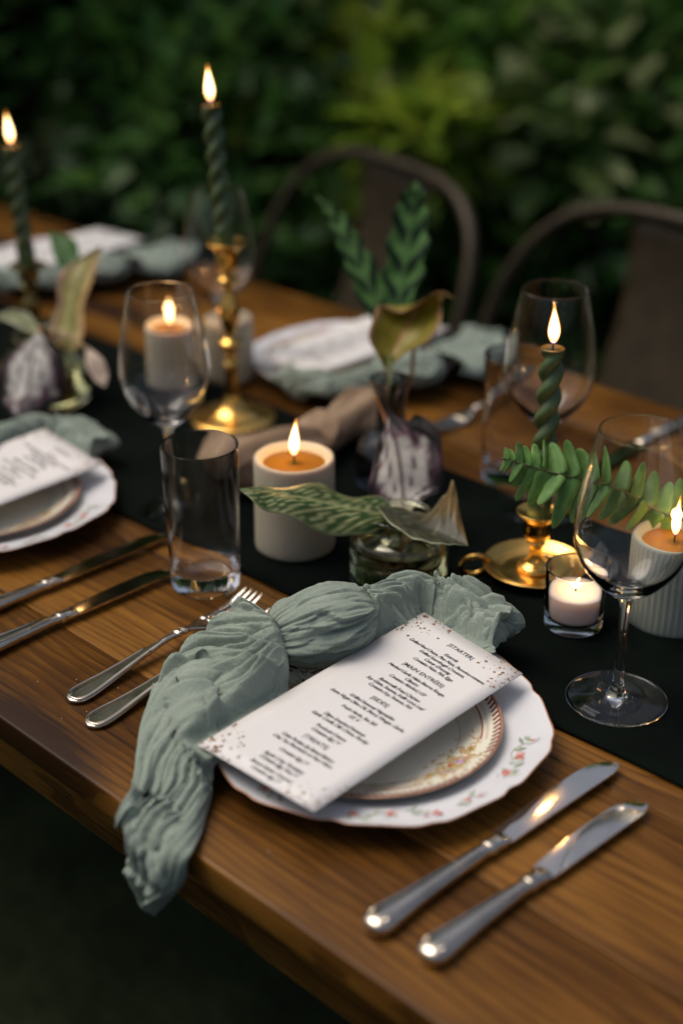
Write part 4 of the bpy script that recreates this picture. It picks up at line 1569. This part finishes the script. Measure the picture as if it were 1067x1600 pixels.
def tail(stations, nu, nv, loft, folds, crinkle, seed, fan=True, edge_rag=0.0, smoothing=6):
    u = np.linspace(0, 1, nu)
    t = np.linspace(-1, 1, nv)
    Lp = catmull([cloth_point(*s[0]) for s in stations], u)
    Rp = catmull([cloth_point(*s[1]) for s in stations], u)
    U, T = np.meshgrid(u, t, indexing='ij')
    if edge_rag:
        Lp = Lp + edge_rag * np.array([[noise.noise((q * 9, k, seed)) for k in range(3)] for q in u])
        Rp = Rp + edge_rag * np.array([[noise.noise((q * 9, k + 9, seed)) for k in range(3)] for q in u])
    tw = np.sin(T * PI / 2 * .98)
    P = Lp[:, None] * ((1 - tw) / 2)[..., None] + Rp[:, None] * ((1 + tw) / 2)[..., None]
    P = drape(P)
    for k in range(smoothing):
        P[1:-1, 1:-1] = (P[:-2, 1:-1] + P[2:, 1:-1] + P[1:-1, :-2] + P[1:-1, 2:]) / 4
    n = grid_normals(P)
    if n[nu // 3, nv // 2, 2] < 0:
        n = -n
    H = np.interp(u, [a for a, b in loft], [b for a, b in loft])[:, None]
    dome = H * (1 - np.abs(T) ** 3.0) ** .75
    h = dome.copy()
    w1 = noise_grid(U * 5, T * 1.6, seed + 1)
    w2 = noise_grid(U * 11, T * 3.2, seed + 2)
    for (u0, slope, curve, amp, length, soft, t0, t1) in folds:
        amp, soft = amp * (1.55 if u0 < .4 else 1.2), soft * .75
        line = u0 + slope * T + curve * T * T + .020 * w1 + .008 * w2
        fade = ease(T, t0 - .25, t0 + .1) * (1 - ease(T, t1 - .1, t1 + .25))
        h = h + amp * shelf(U - line, length, soft) * fade
    # gathers that fan out of the knot, then run down the hanging cloth; round crests, tight valleys
    ang = np.arctan2(U * 2.6 + .02, 1.12 - T)
    rad = np.hypot(U * 2.6, 1.12 - T)
    w_lo = ease(U, .28, .50) if fan else 0 * U
    for kf, (fa, fr, am) in enumerate(((4.6, .4, .0085), (11, .6, .0066), (25, 1.0, .0030))):
        if fan:
            qa = noise_grid(ang * fa + .22 * w1, rad * fr, seed + 40 + kf)
            qb = noise_grid(T * fa * .42 + U * fa * .85 + .25 * w1 + .06 * w2, U * fr * 2.2 - T * .3, seed + 50 + kf)
        else:
            qa = qb = noise_grid(T * fa * .5 + .6 * w1 + .2 * w2, U * fr * 3.5, seed + 40 + kf)
        ra = np.clip(np.abs(qa) * 2.7, 0, 1) ** .62
        rb = np.clip(np.abs(qb) * 2.7, 0, 1) ** .62
        calm = (1 - .8 * ease(np.abs(T), .70, .95) * ease(U, .6, .8)) * (1 - (.45, .75)[kf - 1] * ease(U, .62, .85)) if kf else 1
        h = h + am * calm * (ra * (1 - w_lo) + rb * w_lo * (.8, .75, .5)[kf])
    # soft diagonal wrinkles and fine crinkles of washed gauze
    for k, (su, st_, sk, a) in enumerate(crinkle):
        a = a * (1 - .55 * ease(U, .50, .75)) if k < 2 else a
        q = noise_grid(U * su + T * sk * (.6 + 1.3 * ease(U, .5, .85)) + .9 * w1 + .3 * w2, T * st_ - U * sk * .3 + .5 * w2, seed + 20 + k)
        h = h + a * (1 - np.clip(np.abs(q) * 2.8, 0, 1)) ** 1.6
    h = h * (1 - np.abs(T) ** (7 - 4 * ease(U, .5, .8)))
    P = P + n * h[..., None]
    P = drape(P, .0016)
    # the card lies over part of the cloth
    a = (P[..., 0] - .003) / .0575
    b = (P[..., 1] - .180) / .1245
    under = (1 - ease(np.abs(a), 1.03, 1.20)) * (1 - ease(np.abs(b), 1.02, 1.10))
    cap = TOP + .0335 + .0022 * np.clip(b, -1, 1) - .0010 * np.clip(a, -1, 1)
    P[..., 2] = np.where(P[..., 2] > cap, P[..., 2] * (1 - under) + cap * under, P[..., 2])
    v = P.reshape(-1, 3)
    f = [(i * nv + j, i * nv + j + 1, (i + 1) * nv + j + 1, (i + 1) * nv + j) for i in range(nu - 1) for j in range(nv - 1)]
    return v, f


def knot(centre, ax, bx, cx_, seed, nu=120, nv=200):
    """the tied bulb: folds wrap round it from the tuck on its left"""
    u = np.linspace(.015, .985, nu)
    p = np.linspace(0, 2 * PI, nv, endpoint=False)
    Ug, Pg = np.meshgrid(u, p, indexing='ij')
    prof = np.sin(Ug * PI) ** .62
    w1 = np.array([noise.noise((a * 2.2, math.cos(b) * 1.2, math.sin(b) * 1.2 + seed)) for a, b in zip(Ug.ravel(), Pg.ravel())]).reshape(Ug.shape)
    w2 = np.array([noise.noise((a * 6, math.cos(b) * 3, math.sin(b) * 3 + seed)) for a, b in zip(Ug.ravel(), Pg.ravel())]).reshape(Ug.shape)
    r = np.ones_like(Ug) + .09 * w1
    rg = random.Random(seed)
    for k in range(13):
        p0 = 2 * PI * k / 13 + rg.uniform(-.2, .2)
        amp = rg.uniform(.05, .19)
        d = (Pg - p0 - .75 * (Ug - .5) - .60 * w1 - .16 * w2) / (2 * PI)
        d = (d + .5) % 1 - .5
        lo = rg.uniform(-.1, .35)
        r = r + amp * shelf(d, .045, .0055) * ease(Ug, lo, lo + .2) * (1 - ease(Ug, .86, 1))
    for su, a in ((1.6, .13), (3.4, .10), (8, .05)):
        q = np.array([noise.noise((a_ * su * .35, math.cos(b) * su + .4 * c, math.sin(b) * su + seed)) for a_, b, c in zip(Ug.ravel(), Pg.ravel(), w1.ravel())]).reshape(Ug.shape)
        r = r + a * (np.clip(2.7 * np.abs(q), 0, 1) ** .7 - .5)
    L = -np.cos(Ug * PI)
    P = centre + L[..., None] * ax + (prof * r * np.cos(Pg))[..., None] * bx + (prof * r * np.sin(Pg))[..., None] * cx_
    P[..., 2] = np.maximum(P[..., 2], TOP + .0125)
    v = P.reshape(-1, 3)
    f = [(i * nv + j, i * nv + (j + 1) % nv, (i + 1) * nv + (j + 1) % nv, (i + 1) * nv + j) for i in range(nu - 1) for j in range(nv)]
    return v, f


def make_napkin():
    left = [((388, 950, .052), (444, 1000, .052)), ((345, 985, .036), (452, 1046, .046)), ((302, 1030, .022), (442, 1088, .038)), ((264, 1082, .012), (420, 1126, .033)), ((230, 1148, .009), (376, 1166, .029)),
            ((214, 1205, .006), (338, 1206, .018)), ((204, 1250, .006), (330, 1248, .006)), ((202, 1292, .006), (318, 1292, .006)), ((212, 1340, .006), (298, 1338, .006)), ((224, 1382, .006), (290, 1372, .006)), ((238, 1412, .006), (264, 1410, .006))]
    folds = [(.12, -.10, .03, .0050, .06, .008, -1, .9), (.215, -.10, -.02, .0055, .06, .008, -1, .8),
             (.335, .02, .05, .0075, .085, .006, -.75, 1),
             (.755, .24, .03, .0070, .07, .009, -1, 1), (.87, .16, .05, .0050, .05, .008, -1, 1), (.935, -.06, .03, .0050, .05, .007, -.2, 1)]
    v1, f1 = tail(left, 330, 130, [(0, .010), (.1, .010), (.3, .009), (.5, .007), (.65, .006), (.85, .006), (.97, .005), (1, .002)], folds,
                  [(24, 3, 5, .0006), (52, 9, 10, .0005)], 3, edge_rag=.0025, smoothing=3)
    right = [((545, 950, .044), (585, 1000, .042)), ((590, 945, .040), (612, 995, .038)), ((628, 938, .036), (640, 990, .037)), ((664, 937, .034), (668, 995, .036)), ((700, 942, .032), (700, 1008, .036)), ((735, 960, .030), (735, 1022, .034)), ((768, 974, .028), (764, 1020, .031)), ((788, 984, .026), (788, 1000, .026))]
    folds = [(.06, .06, .03, .006, .06, .010, -1, 1), (.20, -.10, .05, .006, .07, .010, -.4, 1), (.30, .20, .04, .007, .07, .010, -.2, 1), (.42, .12, -.06, .007, .06, .010, -.5, 1), (.52, -.16, .06, .009, .06, .009, -.9, 1), (.60, .22, .03, .008, .06, .009, -.7, 1),
             (.70, -.12, .05, .010, .05, .008, -1, 1), (.78, .16, .02, .009, .05, .008, -.6, 1), (.86, -.14, .02, .010, .05, .008, -1, .8), (.93, .10, .02, .007, .04, .008, -.8, 1)]
    v2, f2 = tail(right, 170, 90, [(0, .009), (.3, .007), (.7, .008), (1, .006)], folds, [(7, 2.5, 3, .0016), (17, 5, 5, .0008), (40, 11, 8, .0005)], 11, fan=False, edge_rag=.012, smoothing=3)
    kc = on_table(503, 977, .049)
    ax = RIGHT * .0425 + FLAT * .014 + np.array([0, 0, .004])
    bx = np.array([0, 0, .0275]) - FLAT * .008
    c3 = FLAT * .033 - RIGHT * .008 + np.array([0, 0, .004])
    v3, f3 = knot(kc, ax, bx, c3, 5)
    v = np.concatenate([v1, v2, v3]) - np.array([.002, .186, TOP])
    f = f1 + [tuple(k + len(v1) for k in q) for q in f2] + [tuple(k + len(v1) + len(v2) for k in q) for q in f3]
    o = mesh('napkin', v, f, GAUZE)
    so = o.modifiers.new('thickness', 'SOLIDIFY')
    so.thickness = .0007
    so.offset = -1
    return o


napkin = make_napkin()

def place(cx, cy, rz, which, first=False):
    def T(x, y, z=0):
        return (cx + x * math.cos(rz) - y * math.sin(rz), cy + x * math.sin(rz) + y * math.cos(rz), TOP + z)
    n = {'front': 'in the sharp front place setting', 'left': 'cropped by the left picture edge', 'mid': 'blurred, behind the leaf bottle', 'far': 'farthest away, top left'}[which]
    rot_ = rz
    items = [(charger, (0, 0, .0004), 0, 'scalloped white rose-print dinner plate ' + n, 'scalloped dinner plates'),
             (salad, (.0, -.005, .0066), 0, 'cream rope-bordered salad plate ' + n, 'cream salad plates'),
             (menu, (CC[0], CC[1] - .186, 0), 0, 'gold-flecked white menu card ' + n, 'menu cards on the plates')]
    for src, off, r2, lab, grp in items:
        if first:
            src.location = T(*off)
            src.rotation_euler = (0, 0, rz + r2)
            src['label'] = lab
            src['group'] = grp
        else:
            copy_thing(src, T(*off), rz + r2, lab, grp)
    labs = {'front': 'sage green gauze napkin tied in a knot, its tail hanging over the table edge', 'left': 'blurred sage napkin under the cropped menu card at the left picture edge',
            'mid': 'blurred sage napkin on the plate behind the amber leaf', 'far': 'blurred sage napkin on the farthest plates, top left'}
    if first:
        napkin.location = T(0, 0)
        tag(napkin, labs[which], 'napkin', 'sage gauze napkins')
    else:
        o_ = copy_thing(napkin, T(0, 0), rz, labs[which], 'sage gauze napkins')
        tag(o_, labs[which], 'napkin')
        if which in ('mid', 'far'):
            o_.location = T(-.015, -.022, .004)
            o_.scale = (1, 1, .58)
        else:
            o_.scale = (1, 1, .72)
    return T


place(.002, .186, 0, 'front', True)
place(-.556, .200, R(2), 'left')
place(-.580, .765, PI, 'mid')
place(-1.205, .760, PI + R(3), 'far')

KG, FG = 'table knives', 'dinner forks'
for src, loc, rz, lab in [(knife_a, (.147, .024), -R(2.2), 'longer steel knife next to the floral dinner plate, blade tip near the runner'),
                          (knife_b, (.189, .029), -R(2.6), 'shorter steel knife, outermost beside the floral dinner plate')]:
    src.location = (loc[0], loc[1], TOP)
    src.rotation_euler = (0, 0, rz)
    src['label'] = lab
    src['group'] = KG
for src, loc, rz, lab in [(knife_a, (-.374, .030), R(.5), 'longer blurred knife pointing to the wine glass, nearer the cropped plate'),
                          (knife_b, (-.316, .018), R(-.3), 'shorter blurred knife whose blade ends behind the front water tumbler'),
                          (knife_a, (-.163, .938), PI - R(4), 'blurred knife across the table, cut by the right picture edge')]:
    copy_thing(src, (loc[0], loc[1], TOP), rz, lab, KG)
fork_a.location = (-.207, .050, TOP)
fork_a.rotation_euler = (0, 0, R(3.5))
fork_a['label'] = 'silver fork with its tines showing above the napkin, beside the tumbler'
fork_a['group'] = FG
copy_thing(fork_a, (-.168, .039, TOP), R(2.5), 'silver fork mostly covered by the draped sage napkin, only its handle showing', FG)
copy_thing(fork_a, (-.362, .880, TOP), PI - R(1), 'blurred fork on bare wood right of the leaf bottle, across the table', FG)

# crumbs on the wood
v, f = [], []
for px, py in ((163, 1088), (176, 1098), (136, 1112), (120, 1062), (228, 1112), (97, 1123), (1040, 1590), (420, 1330), (185, 1075), (60, 1065)):
    p = on_table(px, py, .0004)
    r = rng.uniform(.0004, .0008)
    i0 = len(v)
    v += [p + np.array(q) * r for q in ((1, 0, 0), (-.5, .8, 0), (-.5, -.8, .2), (0, 0, 1.2))]
    f += [(i0, i0 + 1, i0 + 2), (i0, i0 + 1, i0 + 3), (i0 + 1, i0 + 2, i0 + 3), (i0 + 2, i0, i0 + 3)]
cr = mesh('crumbs', v, f, CRUMB, smooth=False)
cr['kind'] = 'stuff'

# ------------------------------------------------------------------ chairs
def make_chair(label, loc, rz):
    o = thing('metal_chair', label, 'chair', loc, rz, group='dark metal bistro chairs across the table')
    # local frame: sitter faces -Y, back hoop behind at +Y
    W, SD, SH = .350, .20, .45
    hoop = []
    for i in range(41):
        u = i / 40
        a = PI * u
        x = -W * math.copysign(abs(math.cos(a)) ** .62, math.cos(a))
        zz = SH + .36 * math.sin(a) ** .62 + .02
        bow = math.sin(a) ** 1.0
        hoop.append((x * (1 - .06 * (1 - bow)), .135 + .125 * bow + .03 * (zz - SH), zz))
    pre = [(-W * .90, .135, SH - .02)]
    post = [(W * .90, .135, SH - .02)]
    tube('back_hoop', pre + hoop + post, .0125, CHAIR_METAL, o, n=12)
    # curved splat
    v, f = [], []
    for i in range(13):
        t = i / 12
        z = SH - .01 + .385 * t
        hw = .112 - .012 * math.sin(t * PI)
        for j in range(9):
            s = -1 + 2 * j / 8
            bow = .03 * (1 - s * s)
            v.append((s * hw, .150 + .108 * math.sin(min(1, t) * PI / 2) + .03 * (z - SH) + .006 * (1 - s * s), z))
    for i in range(12):
        for j in range(8):
            a = i * 9 + j
            f.append((a, a + 1, a + 10, a + 9))
    sp = mesh('back_splat', v, f, CHAIR_METAL, o)
    so_ = sp.modifiers.new('thickness', 'SOLIDIFY')
    so_.thickness = .003
    # seat pan with rounded corners and a rolled edge
    v, f = [], []
    nn = 48
    for s, z in ((1.0, SH - .028), (1.02, SH - .012), (1.0, SH), (.95, SH + .002), (.80, SH - .005), (.4, SH - .009)):
        for k in range(nn):
            a = 2 * PI * k / nn
            c, d = math.cos(a), math.sin(a)
            v.append((.185 * s * math.copysign(abs(c) ** .5, c), .185 * s * math.copysign(abs(d) ** .5, d) - .02, z))
    for i in range(5):
        for k in range(nn):
            k2 = (k + 1) % nn
            f.append((i * nn + k, i * nn + k2, (i + 1) * nn + k2, (i + 1) * nn + k))
    f.append(tuple(range(5 * nn, 6 * nn)))
    mesh('seat', v, f, CHAIR_METAL, o)
    for sx in (-1, 1):
        for sy in (-1, 1):
            tube('leg', [(sx * .155, sy * .155 - .02, SH - .02), (sx * .175, sy * .18 - .02, .22), (sx * .20, sy * .215 - .02, 0.0)], [.016, .015, .012], CHAIR_METAL, o, n=10)
    for sx in (-1, 1):
        tube('stretcher', [(sx * .165, -.18, .26), (-sx * .165, .14, .26)] if sx > 0 else [(.165, .14, .275), (-.165, -.18, .275)], .006, CHAIR_METAL, o, n=8)
    return o


CH1 = make_chair('dark metal hoop-back chair behind the upright spotted leaf', (-1.175, 1.17, 0), R(-14))
copy_thing(CH1, (-.545, 1.17, 0), R(-8), 'dark metal hoop-back chair behind the far wine glass, cut by the right edge')

# ------------------------------------------------------------------ garden
def shrub_mesh(name, nleaf, rx, ry, rz, ll, lw, pal, seed, hang=.2, hollow=.55):
    rg = random.Random(seed)
    v, f, c = [], [], []
    for k in range(nleaf):
        while True:
            d = np.array([rg.gauss(0, 1), rg.gauss(0, 1), rg.gauss(0, 1)])
            d /= np.linalg.norm(d)
            if d[2] > -.75:
                break
        q = hollow + (1 - hollow) * rg.random() ** .5
        lump = 1 + .32 * noise.noise((d[0] * 2.3 + seed, d[1] * 2.3, d[2] * 2.3))
        p = np.array([rx * d[0], ry * d[1], rz * d[2]]) * q * lump + np.array([0, 0, rz * .86])
        if p[2] < .02:
            p[2] = .02 + rg.random() * .1
        dirn = d * .8 + np.array([rg.gauss(0, .5), rg.gauss(0, .5), rg.gauss(0, .4) - hang])
        dirn /= np.linalg.norm(dirn)
        side = np.cross(dirn, np.array([rg.gauss(0, .4), rg.gauss(0, .4), 1]))
        side /= np.linalg.norm(side) + 1e-9
        up = np.cross(side, dirn)
        L = ll * rg.uniform(.6, 1.3)
        w = lw * rg.uniform(.7, 1.25)
        i0 = len(v)
        v += [p, p + dirn * L * .45 + side * w + up * .15 * w, p + dirn * L * .5 - up * .10 * w, p + dirn * L * .45 - side * w + up * .15 * w, p + dirn * L - up * .12 * L]
        col = pal[int(max(0, min(.999, .5 + 1.1 * noise.noise((p[0] * 2.6 + seed, p[1] * 2.6, p[2] * 2.6)) + rg.gauss(0, .16))) * len(pal))]
        kk = rg.uniform(.75, 1.25)
        c += [tuple(x * kk for x in col)] * 5
        f += [(i0, i0 + 1, i0 + 2), (i0, i0 + 2, i0 + 3), (i0 + 1, i0 + 4, i0 + 2), (i0 + 2, i0 + 4, i0 + 3)]
    me = bpy.data.meshes.new(name)
    me.from_pydata([tuple(map(float, q)) for q in v], [], f)
    a = me.color_attributes.new('Col', 'FLOAT_COLOR', 'POINT')
    cc = np.ones((len(v), 4), dtype=np.float32)
    cc[:, :3] = np.array(c)
    a.data.foreach_set('color', cc.ravel())
    me.materials.append(HEDGE_LEAF)
    return me


DARKS = [(0.019, 0.064, 0.011), (0.034, 0.108, 0.017), (0.055, 0.152, 0.026), (0.089, 0.196, 0.041)]
MIDS = [(0.065, 0.17, 0.023), (0.121, 0.268, 0.036), (0.194, 0.365, 0.055), (0.276, 0.438, 0.082)]
SKY_GLOSS_PAINT = [(0.079, 0.165, 0.032), (0.152, 0.244, 0.059), (0.29, 0.356, 0.132), (0.45, 0.45, 0.264)]  # sky gloss on leaves, put into the leaf colour
BACKLIT_PAINT = [(0.33, 0.44, 0.039), (0.418, 0.506, 0.055), (0.242, 0.363, 0.033)]  # glow of backlit leaves, put into the leaf colour
KIND = {'laurel': shrub_mesh('foliage', 1500, .62, .62, .75, .15, .042, DARKS, 1),
        'bush': shrub_mesh('foliage', 1700, .55, .55, .60, .14, .042, MIDS, 2),
        'silver': shrub_mesh('foliage', 1100, .55, .55, .62, .15, .050, SKY_GLOSS_PAINT, 3, hang=.5),  # paler colours imitate leaves mirroring the sky
        'wall': shrub_mesh('foliage', 3400, 1.25, .95, 1.75, .20, .058, DARKS + MIDS[:1], 4, hollow=.35),
        'sunpainted': shrub_mesh('foliage', 90, .19, .19, .24, .17, .065, BACKLIT_PAINT, 5, hollow=.1),  # bright colours imitate leaves lit from behind
        'pale': shrub_mesh('foliage', 80, .21, .21, .20, .18, .070, [(.12, .22, .05), (.22, .32, .09), (.36, .42, .20)], 6, hollow=.1)}  # pale colours imitate sky gloss on the leaves


def shrub(kind, d, lat, label, scale=1.0, name='leafy_shrub', z=0, sq=1.0):
    p = CAM * np.array([1, 1, 0]) + FLAT * d + RIGHT * lat
    o = thing(name, label, 'shrub', (p[0], p[1], z), rng.uniform(0, 6.3), group='shrubs along the garden edge')
    o.scale = (scale, scale, scale * sq)
    fo = bpy.data.objects.new('foliage', KIND[kind])
    fo['kind'] = 'stuff'
    link(fo, o)
    H = KIND[kind].vertices
    for k in range(3):
        a = 2.1 * k + .4
        tube('stem', [(.03 * math.cos(a), .03 * math.sin(a), 0), (.10 * math.cos(a), .10 * math.sin(a), .35), (.25 * math.cos(a), .25 * math.sin(a), .8)] if kind not in ('sunpainted', 'pale') else
             [(.01 * math.cos(a), .01 * math.sin(a), 0), (.02 * math.cos(a), .02 * math.sin(a), .45), (.05 * math.cos(a), .05 * math.sin(a), .9)], [.010, .008, .004], BARK, o, n=7)
    return o


for d, lat, lab, s in ((5.6, -2.9, 'dark tall shrub farthest left behind the garden edge', 1.0), (5.9, -1.65, 'dark tall shrub behind the tree trunk at the upper left', 1.08), (5.5, -.55, 'dark tall shrub behind the tall brass candlestick flame', .98),
                       (5.8, .55, 'dark tall shrub behind the first bistro chair and young yellow leaves', 1.05), (5.5, 1.65, 'dark tall shrub behind the second bistro chair at the upper right', 1.0), (5.8, 2.9, 'dark tall shrub farthest right behind the garden edge', 1.1)):
    shrub('wall', d, lat, lab, s, 'tall_shrub')
for kind, d, lat, lab, s in (('laurel', 4.15, -1.75, 'low dark shrub left of the border candle flame', 1.0), ('laurel', 4.3, -.85, 'low dark shrub between the two upper candle flames', 1.05), ('bush', 4.5, -.18, 'mid green shrub right of the tallest candle flame', 1.1),
                             ('bush', 4.05, .42, 'mid green shrub right behind the first hoop chair', .95), ('silver', 4.2, 1.02, 'pale leafy shrub, sky gloss in its colour, at the upper right behind the second hoop chair', 1.05), ('silver', 4.6, 1.75, 'pale leafy shrub, sky gloss in its colour, farthest right among the low garden shrubs', 1.0),
                             ('laurel', 3.75, -.28, 'low dark shrub near the ground behind the far plates', .75), ('laurel', 3.7, .90, 'low dark shrub just behind the second hoop chair legs', .78), ('bush', 4.0, -2.6, 'mid green shrub beyond the left end of the table', 1.0)):
    shrub(kind, d, lat, lab, s)
o = shrub('sunpainted', 3.45, .165, 'small clump of bright yellow-green young leaves above the first hoop chair', .8, 'sunpainted_shrub')
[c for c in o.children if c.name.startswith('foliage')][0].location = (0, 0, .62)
for d, px, py, lab, kd_ in ((3.6, 575, 95, 'yellowish light-painted clump of leaves above and left of the bright young leaves', 'sunpainted'), (3.7, 480, 8, 'gloss-painted pale clump of leaves at the top edge, middle of the garden', 'pale'), (3.5, 870, 215, 'gloss-painted pale clump of leaves above the left post of the second chair', 'pale'),
                            (3.55, 985, 170, 'gloss-painted pale clump of leaves above the second chair, upper right', 'pale'), (3.6, 925, 110, 'gloss-painted pale clump of leaves high in the upper right garden', 'pale'), (3.5, 1060, 225, 'gloss-painted pale clump of leaves at the right edge above the second chair', 'pale'),
                            (3.8, 130, 245, 'faint gloss-painted pale clump of leaves between the two upper flames', 'pale'), (3.9, 395, 130, 'yellowish light-painted clump of leaves right of the tallest flame', 'sunpainted')):  # clumps added as bright spots, their light put into the leaf colour
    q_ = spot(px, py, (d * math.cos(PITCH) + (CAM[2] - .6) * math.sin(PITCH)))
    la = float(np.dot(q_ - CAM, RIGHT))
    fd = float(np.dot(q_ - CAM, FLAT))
    o = shrub(kd_, fd, la, lab, .62 if px in (130, 395) else (.5 if px == 575 else .8), 'sunpainted_shrub' if kd_ == 'sunpainted' else 'gloss_painted_shrub', z=0)
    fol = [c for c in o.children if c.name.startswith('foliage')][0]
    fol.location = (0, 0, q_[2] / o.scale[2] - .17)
# a tree at the upper left
tp = CAM * np.array([1, 1, 0]) + FLAT * 4.75 + RIGHT * -1.02
tree = thing('tree', 'slim brown tree trunk at the upper left edge of the garden', 'tree', (tp[0], tp[1], 0))
tube('trunk', [(0, 0, -.02), (.02, 0, .4), (-.02, .03, 1.2), (.05, .02, 2.2), (.10, .0, 3.4)], [.085, .062, .055, .05, .035], BARK, tree, n=14)
for a, z in ((.3, 2.0), (2.2, 2.4), (4.0, 2.7), (5.2, 3.0)):
    tube('limb', [(.04, .02, z), (.5 * math.cos(a), .5 * math.sin(a), z + .5), (1.1 * math.cos(a), 1.1 * math.sin(a), z + .8)], [.03, .02, .008], BARK, tree, n=8)
cm = shrub_mesh('crown', 3500, 1.2, 1.2, .8, .12, .034, DARKS + MIDS, 9, hollow=.25)
co = bpy.data.objects.new('crown', cm)
co['kind'] = 'stuff'
co.location = (.1, 0, 2.9)
link(co, tree)

# tall trees behind the garden, added to block the low sky
tm = shrub_mesh('crown', 7000, 2.3, 2.3, 3.4, .24, .07, DARKS + MIDS[:1], 12, hollow=.3)
for i, (d, lat, lab, k) in enumerate(((8.2, -5.6, 'added tall dark tree at the far left of the garden', 1.0), (8.8, -2.9, 'added tall dark tree behind the slim trunk, left of the flames', 1.15), (8.4, -.3, 'added tall dark tree behind the middle of the garden', 1.05),
                                      (8.9, 2.4, 'added tall dark tree behind the second bistro chair', 1.2), (8.2, 5.0, 'added tall dark tree at the far right of the garden', 1.05))):
    p = CAM * np.array([1, 1, 0]) + FLAT * d + RIGHT * lat
    o = thing('sky_block_tree', lab, 'tree', (p[0], p[1], 0), rng.uniform(0, 6.3), group='tall trees added to block the low sky')
    k *= .56
    o.scale = (k * 1.5, k * 1.5, k)
    tube('trunk', [(0, 0, -.05), (.05, 0, 1.5), (-.05, .05, 3.5), (0, 0, 6.0)], [.16, .13, .10, .04], BARK, o, n=12)
    c = bpy.data.objects.new('crown', tm)
    c['kind'] = 'stuff'
    c.location = (0, 0, 1.1)
    link(c, o)
